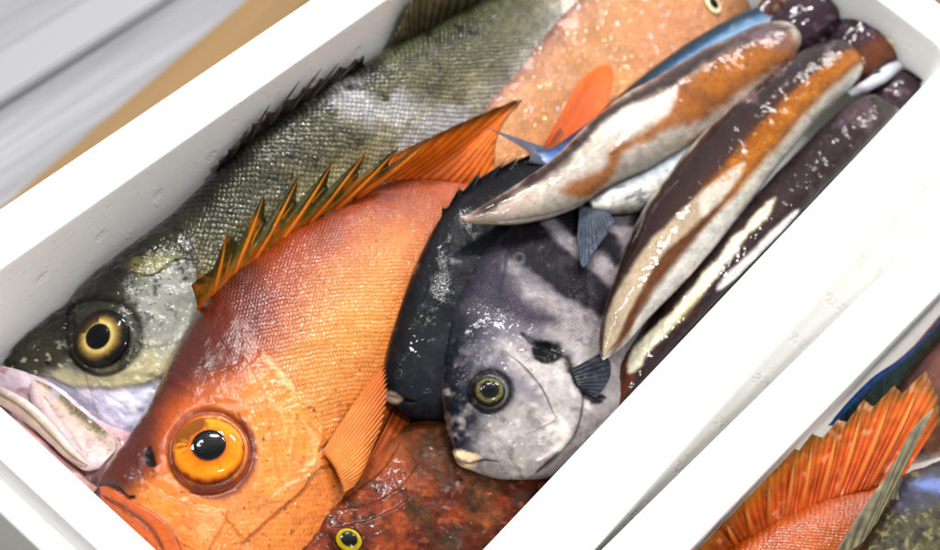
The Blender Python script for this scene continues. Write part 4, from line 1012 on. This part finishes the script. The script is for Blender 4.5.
sq2 = thing('squid', W(730, 170, -.04), 'middle squid, glossy orange brown with cream stripe and black eye by its head', 'squid', GS)
def sq2_paint(s):
    x, y = s.x, s.y; s.scl[:] = 0
    v = s.v + .035 * fbm(x, y, 34, 3, 4); tipw = sm(150, 230, y)
    s.grad(v + .06 * tipw, [(0, (176, 160, 146)), (.04, (186, 170, 156)), (.075, (90, 44, 38)), (.15, (62, 28, 30)), (.37, (78, 34, 24)), (.44, (92, 44, 18)), (.52, (168, 94, 24)), (.68, (190, 112, 32)), (.78, (170, 98, 36)), (.83, (186, 160, 136)), (.88, (206, 198, 188)), (1, (206, 200, 196))])
    up = sm(150, 60, y); s.mix(up * sm(.34, .1, s.v) * .8, (60, 38, 50)); s.spots(7, .4, (150, 124, 132), .45, 6, .4, None, sm(120, 60, y) * sm(.5, .3, s.v))
    s.mix(sm(175, 235, y) * sm(.40, .48, s.v) * sm(.80, .70, s.v) * .8, (84, 40, 22))
    # cream stripes towards the tip
    s.patch([(744, 162), (740, 178), (716, 206), (692, 228), (664, 254), (644, 284), (626, 322), (612, 350), (600, 356), (604, 325), (618, 290), (644, 248), (680, 212), (712, 182)], (180, 160, 138), 3, 1.5, 18, .95, 8)
    s.patch([(744, 162), (738, 180), (716, 204), (702, 216), (700, 198), (716, 182)], (196, 188, 178), 3, 1, 18, .9, 9)
    s.patch([(692, 240), (668, 264), (648, 300), (626, 338), (612, 356), (620, 338), (636, 306), (654, 272), (676, 248)], (130, 74, 36), 4, 1.5, 16, .9, 10)
    s.patch([(748, 192), (722, 230), (694, 262), (664, 300), (634, 338), (640, 312), (670, 270), (700, 234), (732, 202)], (200, 194, 190), 5, 1.5, 18, .9, 11)
    s.line([(600, 356), (603, 318), (620, 270), (643, 222), (674, 172), (704, 140)], 5, (66, 32, 28), .9)
    s.patch([(734, 94), (752, 90), (758, 97), (740, 101)], (150, 120, 124), 4, 2, 5, .7, 12)
    am = sm(.44, .52, s.v) * sm(.82, .74, s.v) * sm(200, 165, y)
    s.spots(3.4, .5, (226, 168, 80), .5, 14, .4, None, am); s.spots(8, .3, (206, 130, 44), .5, 17, .5, None, am); s.spots(6, .5, (120, 60, 22), .35, 15, .4, None, am)
    specks(s); s.rough(50, .9, 3); s.rough(12, .10, 5)
    s.rough(5, .06, 9); s.crease([(738, 94), (750, 97), (762, 102)], 4, -.9)
body('mantle', [(601, 355, 604, 360, .001, .001, 1.5), (599, 340, 624, 346, .0, -.001, 5), (603, 312, 650, 318, -.001, -.003, 10), (617, 265, 684, 284, -.003, -.006, 14), (640, 212, 716, 248, -.006, -.010, 17), (671, 166, 750, 206, -.009, -.014, 19), (706, 127, 780, 166, -.012, -.018, 20),
    (747, 90, 812, 128, -.015, -.021, 20), (788, 58, 840, 100, -.018, -.023, 18), (820, 44, 856, 84, -.02, -.024, 14), (838, 44, 862, 74, -.021, -.024, 8), (850, 52, 860, 64, -.022, -.023, 2)], sq2, M_SQ, sq2_paint, 360, 170, .95, .96, boxed)
def sqhead2(s):
    sqhead(s)
    s.patch([(858, 50), (880, 34), (900, 40), (900, 58), (880, 66), (870, 84), (860, 80)], (150, 84, 40), 8, 4, 8, .7, 6)
h2 = body('head', [(818, 42, 830, 70, -.034, -.036, 4), (828, 28, 856, 84, -.031, -.035, 12), (846, 17, 880, 82, -.028, -.034, 16), (868, 16, 898, 70, -.027, -.033, 15), (886, 24, 904, 58, -.028, -.032, 10), (899, 36, 905, 48, -.03, -.031, 3)], sq2, M_SQ, sqhead2, 120, 90, .9, 1, boxed)
eye(sq2, h2, 871, 76, 8.5, [(0, (8, 8, 10)), (.8, (12, 12, 16)), (1, (90, 80, 84))], .5, EYE, PUP, .5, 3.2, (.5, -.3, -.2), k=1.3, ang=1.3, streak=0)
eye(sq2, h2, 893, 43, 4.5, [(0, (90, 60, 30)), (.4, (120, 80, 40)), (.5, (226, 214, 180)), (1, (206, 190, 150))], .3, EYE, PUP, .4, .4, streak=0)
body('arm', [(846, 92, 850, 98, -.026, -.028, 2), (868, 78, 876, 88, -.024, -.027, 4), (890, 62, 899, 72, -.025, -.028, 4), (908, 53, 914, 60, -.029, -.031, 3), (920, 50, 924, 55, -.034, -.035, 1.5)], sq2, M_SQ,
     lambda s: (s.scl.__setitem__(slice(None), 0), s.fill((190, 192, 204)), s.spots(10, .3, (170, 150, 160), .5, 2, .3), s.rough(8, .4, 3)), 90, 40, .9, 1, boxed)

sq3 = thing('squid', W(760, 230, -.05), 'darkest squid, maroon brown with pale streak, pressed against the right wall', 'squid', GS)
def sq3_paint(s):
    x, y = s.x, s.y; s.scl[:] = 0
    s.fill((70, 34, 34)); s.spots(24, .1, (64, 34, 48), .7, 1, .5); s.mott(12, .2, 2)
    s.patch([(612, 415), (618, 370), (634, 352), (636, 372), (628, 400), (620, 420)], (124, 62, 34), 5.6, 2.4000000000000004, 16, .9, 3)
    s.patch([(628, 372), (634, 346), (660, 322), (690, 290), (712, 262), (738, 234), (758, 212), (774, 198), (768, 214), (744, 240), (722, 268), (700, 296), (672, 326), (648, 350), (640, 366)], (216, 208, 186), 3.1, 2.4000000000000004, 16, .95, 4)
    s.patch([(718, 290), (728, 274), (760, 242), (796, 210), (798, 220), (776, 244), (744, 276)], (206, 202, 206), 3.1, 1.6, 16, .9, 5)
    s.patch([(652, 340), (690, 300), (714, 268), (700, 300), (668, 334)], (196, 178, 120), 3.6, 2.4000000000000004, 16, .4, 6)
    s.spots(14, .3, (104, 84, 100), .6, 7, .4, None, sm(170, 120, y)); s.patch([(840, 110), (866, 100), (880, 116), (860, 128)], (110, 84, 100), 7, 5, 7, .6, 8)
    specks(s); s.rough(40, .8, 3); s.rough(12, .35, 5)
body('mantle', [(612, 398, 628, 418, -.022, -.024, 3), (614, 372, 650, 402, -.020, -.023, 8), (634, 338, 688, 370, -.018, -.023, 12), (664, 296, 724, 326, -.018, -.024, 15), (700, 252, 764, 284, -.019, -.026, 17), (742, 208, 804, 238, -.021, -.028, 18), (786, 162, 842, 194, -.024, -.030, 18),
    (824, 124, 874, 156, -.026, -.032, 17), (850, 104, 893, 132, -.028, -.033, 14), (872, 96, 898, 118, -.03, -.034, 7), (884, 100, 896, 110, -.032, -.034, 2)], sq3, M_SQ, sq3_paint, 340, 140, .95, .98, boxed)
body('head', [(862, 108, 872, 126, -.040, -.042, 4), (872, 88, 900, 128, -.036, -.041, 11), (892, 66, 928, 108, -.034, -.041, 14), (914, 52, 950, 88, -.034, -.041, 14), (936, 46, 964, 72, -.036, -.042, 11), (952, 48, 966, 62, -.040, -.043, 4)], sq3, M_SQ, sqhead, 120, 80, .9, 1, boxed)
# ------------------------------------------------------------------ second box
BOXB = 'fish lying in the second box'
ca, sa = math.cos(A2), math.sin(A2)
def boxed2(pos):
    p = pos.copy(); dx, dy = p[..., 0] + .0016, p[..., 1] - .42
    lx = dx * ca + dy * sa; ly = -dx * sa + dy * ca
    lim = .0018 + .003 * np.clip(-p[..., 2] / .13, 0, 1)
    lx = np.where(p[..., 2] < .0, np.maximum(lx, lim), lx)
    p[..., 0] = lx * ca - ly * sa - .0016; p[..., 1] = lx * sa + ly * ca + .42
    p[..., 2] = np.maximum(p[..., 2], ZB + .001)
    return p
gur = thing('orange_red_fish', W(850, 560, -.06), 'orange red fish with a tall fanned dorsal fin, in the lower right box', 'fish', BOXB)
def gur_p(s):
    s.grad(s.v, [(0, (190, 84, 36)), (.3, (196, 92, 40)), (1, (206, 116, 66))]); s.mott(30, .15, 2); s.mott(7, .1, 3); s.rough(20, .4, 3)
body('body', [(660, 610, 690, 650, -.032, -.04, 8), (700, 566, 750, 640, -.032, -.04, 16), (742, 536, 812, 625, -.032, -.04, 18), (784, 516, 866, 606, -.032, -.04, 18), (822, 500, 906, 580, -.033, -.04, 16), (862, 490, 940, 550, -.034, -.04, 14), (920, 470, 980, 510, -.036, -.04, 9), (980, 440, 1000, 465, -.04, -.042, 4)],
     gur, M_RED, gur_p, 260, 100, .85, 1, boxed2)
tips = [(686, 552), (711, 512), (737, 498), (762, 474), (790, 447), (812, 434), (838, 420), (864, 400), (894, 386), (925, 371)]
bases = [(716, 560), (736, 540), (752, 532), (768, 524), (784, 516), (800, 508), (818, 500), (834, 494), (850, 490), (866, 486)]
rows = []
for k in range(10):
    b_, t_ = bases[k], tips[k]
    rows.append((b_[0], b_[1] + 4, -.026, t_[0], t_[1], -.008))
    if k < 9:
        n_, m_ = bases[k + 1], tips[k + 1]; q = .70 if k < 2 else .86
        bx, by = (b_[0] + n_[0]) / 2, (b_[1] + n_[1]) / 2; tx, ty = (t_[0] + m_[0]) / 2 , (t_[1] + m_[1]) / 2
        rows.append((bx, by + 4, -.026, bx + (tx - bx) * q, by + (ty - by) * q, -.026 + .018 * q))
rows += [(876, 486, -.027, 932, 384, -.008), (884, 488, -.028, 938, 398, -.01), (892, 492, -.03, 940, 420, -.015)]
def gf(s):
    s.grad(s.v, [(0, (214, 78, 34)), (.5, (224, 88, 36)), (.85, (216, 104, 40)), (1, (120, 96, 34))]); s.mix(s.ray * .4, (240, 140, 96))
    s.mix(sm(840, 760, s.x) * sm(.5, .9, s.v) * .4, (206, 150, 50)); s.mix(sm(760, 720, s.x) * .4, (150, 90, 30)); s.mott(9, .2, 4); s.spots(12, .45, (250, 200, 160), .4, 6, .3)
gd = fin('dorsal_fin', rows, gur, M_FINR, gf, 38, 1.1, 420, 34, .5, False, box=boxed2, wav=.5)
for k in range(10):
    spike('spine', boxed2(W(bases[k][0], bases[k][1] + 6, -.027)), boxed2(W(tips[k][0] + 1, tips[k][1] - 2, -.006)), .0016, gd, M_FINR, [(222, 90, 40), (240, 130, 70), (236, 160, 90), (120, 90, 40)], .02)
oli = thing('olive_fish', W(930, 540, -.04), 'mottled olive fish with a raised grey fin, at the corner of the photo', 'fish', BOXB)
def oli_p(s):
    s.grad(s.v, [(0, (84, 76, 50)), (.4, (108, 100, 66)), (1, (150, 144, 110))]); s.spots(9, .25, (56, 50, 34), .8, 2, .3); s.spots(6, .4, (170, 160, 110), .6, 3, .3); s.mott(4, .2, 5)
    s.patch([(884, 492), (910, 478), (945, 470), (950, 500), (920, 510), (895, 508)], (76, 80, 120), 8, 5, 9, .7, 6); s.patch([(910, 484), (940, 478), (940, 492)], (130, 150, 220), 6, 3, 6, .8, 7)
    s.rough(20, .7, 3); s.rough(7, .35, 4)
body('body', [(840, 640, 850, 660, -.018, -.02, 4), (846, 580, 900, 660, -.015, -.022, 14), (866, 530, 960, 640, -.014, -.022, 18), (884, 500, 1010, 600, -.014, -.022, 20), (896, 480, 1050, 560, -.014, -.022, 18), (940, 462, 1080, 520, -.016, -.022, 12)],
     oli, M_SCO, oli_p, 160, 110, .85, 1, boxed2)
fin('dorsal_fin', [(838, 556, -.006, 836, 552, -.004), (848, 552, -.006, 862, 510, .0), (860, 545, -.004, 893, 466, .004), (868, 535, -.003, 912, 430, .006), (876, 522, -.002, 934, 408, .007), (884, 508, -.002, 915, 432, .005), (890, 500, -.003, 901, 462, .002), (898, 500, -.004, 898, 486, -.001)],
    oli, M_FIND, lambda s: (s.grad(s.v, [(0, (124, 112, 78)), (.6, (112, 104, 84)), (1, (150, 146, 130))]), s.mix(s.ray * .5, (176, 168, 140)), s.mott(9, .3, 3)), 9, .7, 160, 30, .6)
bro = thing('brown_fish', W(930, 370, -.05), 'reddish brown fish with blue and green edged fin, lower right box', 'fish', BOXB)
def bro_p(s):
    s.grad(s.v, [(0, (120, 60, 50)), (.4, (150, 84, 62)), (1, (160, 110, 84))]); s.mott(18, .25, 2); s.spots(12, .3, (90, 56, 40), .6, 3, .3); s.spots(26, .2, (84, 70, 44), .6, 5, .3); s.rough(18, .6, 3); s.rough(7, .3, 4)
body('body', [(860, 440, 880, 470, -.045, -.05, 6), (880, 400, 930, 460, -.042, -.05, 14), (904, 360, 980, 440, -.040, -.05, 17), (936, 320, 1030, 400, -.040, -.05, 17), (980, 270, 1060, 340, -.04, -.05, 14), (1040, 220, 1080, 260, -.045, -.05, 6)],
     bro, M_SCO, bro_p, 140, 80, .85, 1, boxed2)
def bf(s):
    s.grad(s.v, [(0, (34, 60, 50)), (.45, (40, 78, 60)), (.72, (30, 70, 110)), (.86, (30, 110, 200)), (1, (30, 70, 190))]); s.mix(s.ray * .3, (60, 100, 80)); s.mott(8, .25, 3)
    s.mix(sm(.93, 1, s.v) * sm(880, 920, s.x) * .8, (200, 70, 40))
fin('pectoral_fin', [(846, 424, -.026, 828, 426, -.024), (866, 414, -.028, 846, 404, -.022), (888, 396, -.028, 872, 378, -.020), (908, 374, -.028, 898, 360, -.018), (930, 350, -.028, 922, 338, -.017), (950, 326, -.028, 944, 314, -.017), (972, 300, -.028, 966, 290, -.017)],
    bro, M_FIND, bf, 12, .5, 160, 26, .6, box=boxed2)
# ------------------------------------------------------------------ camera, light, world
cam = bpy.data.cameras.new('camera'); co = bpy.data.objects.new('camera', cam); COL.objects.link(co)
M3 = __import__('mathutils').Matrix([[float(v) for v in r] for r in RM]).to_4x4()
co.matrix_world = __import__('mathutils').Matrix.Translation((0, 0, CH)) @ M3
cam.sensor_width = 36; cam.lens = F / 940 * 36; cam.clip_start = .05; cam.clip_end = 50
cam.dof.use_dof = True; cam.dof.focus_distance = .735; cam.dof.aperture_fstop = 11
S.camera = co
def area(name, loc, target, sx, sy, power, col=(1, 1, 1)):
    L = bpy.data.lights.new(name, 'AREA'); L.shape = 'RECTANGLE'; L.size = sx; L.size_y = sy; L.energy = power; L.color = col
    o = bpy.data.objects.new(name, L); COL.objects.link(o); o.location = loc
    o.rotation_euler = (Vector(target) - Vector(loc)).to_track_quat('-Z', 'Y').to_euler(); return o
T0 = (-.17, .5, 0)
area('lamp', (-1.15, 1.35, 1.6), T0, .50, .14, 36, (1, .985, .96))
area('lamp', (-.55, 1.75, 1.5), T0, .34, .12, 19, (1, .985, .96))
area('lamp', (-1.35, .45, 1.6), T0, .40, .12, 17, (.95, .97, 1))
area('lamp', (.34, .2, 1.75), T0, .34, .12, 13, (1, 1, 1))
area('lamp', (-.5, 4.4, 1.75), T0, 2.2, .14, 40, (1, .99, .97))
w = bpy.data.worlds.new('World'); S.world = w; w.use_nodes = True
bg = w.node_tree.nodes['Background']; bg.inputs[0].default_value = (.98, .99, 1, 1); bg.inputs[1].default_value = .62
S.view_settings.view_transform = 'Standard'; S.view_settings.look = 'None'; S.view_settings.gamma = 1
S.view_settings.exposure = 0.0
S.render.engine = 'CYCLES'; S.cycles.use_denoising = True; S.cycles.max_bounces = 8
S.cycles.sample_clamp_indirect = 6
for o in list(S.objects):
    if o.type == 'MESH': o.data.update()
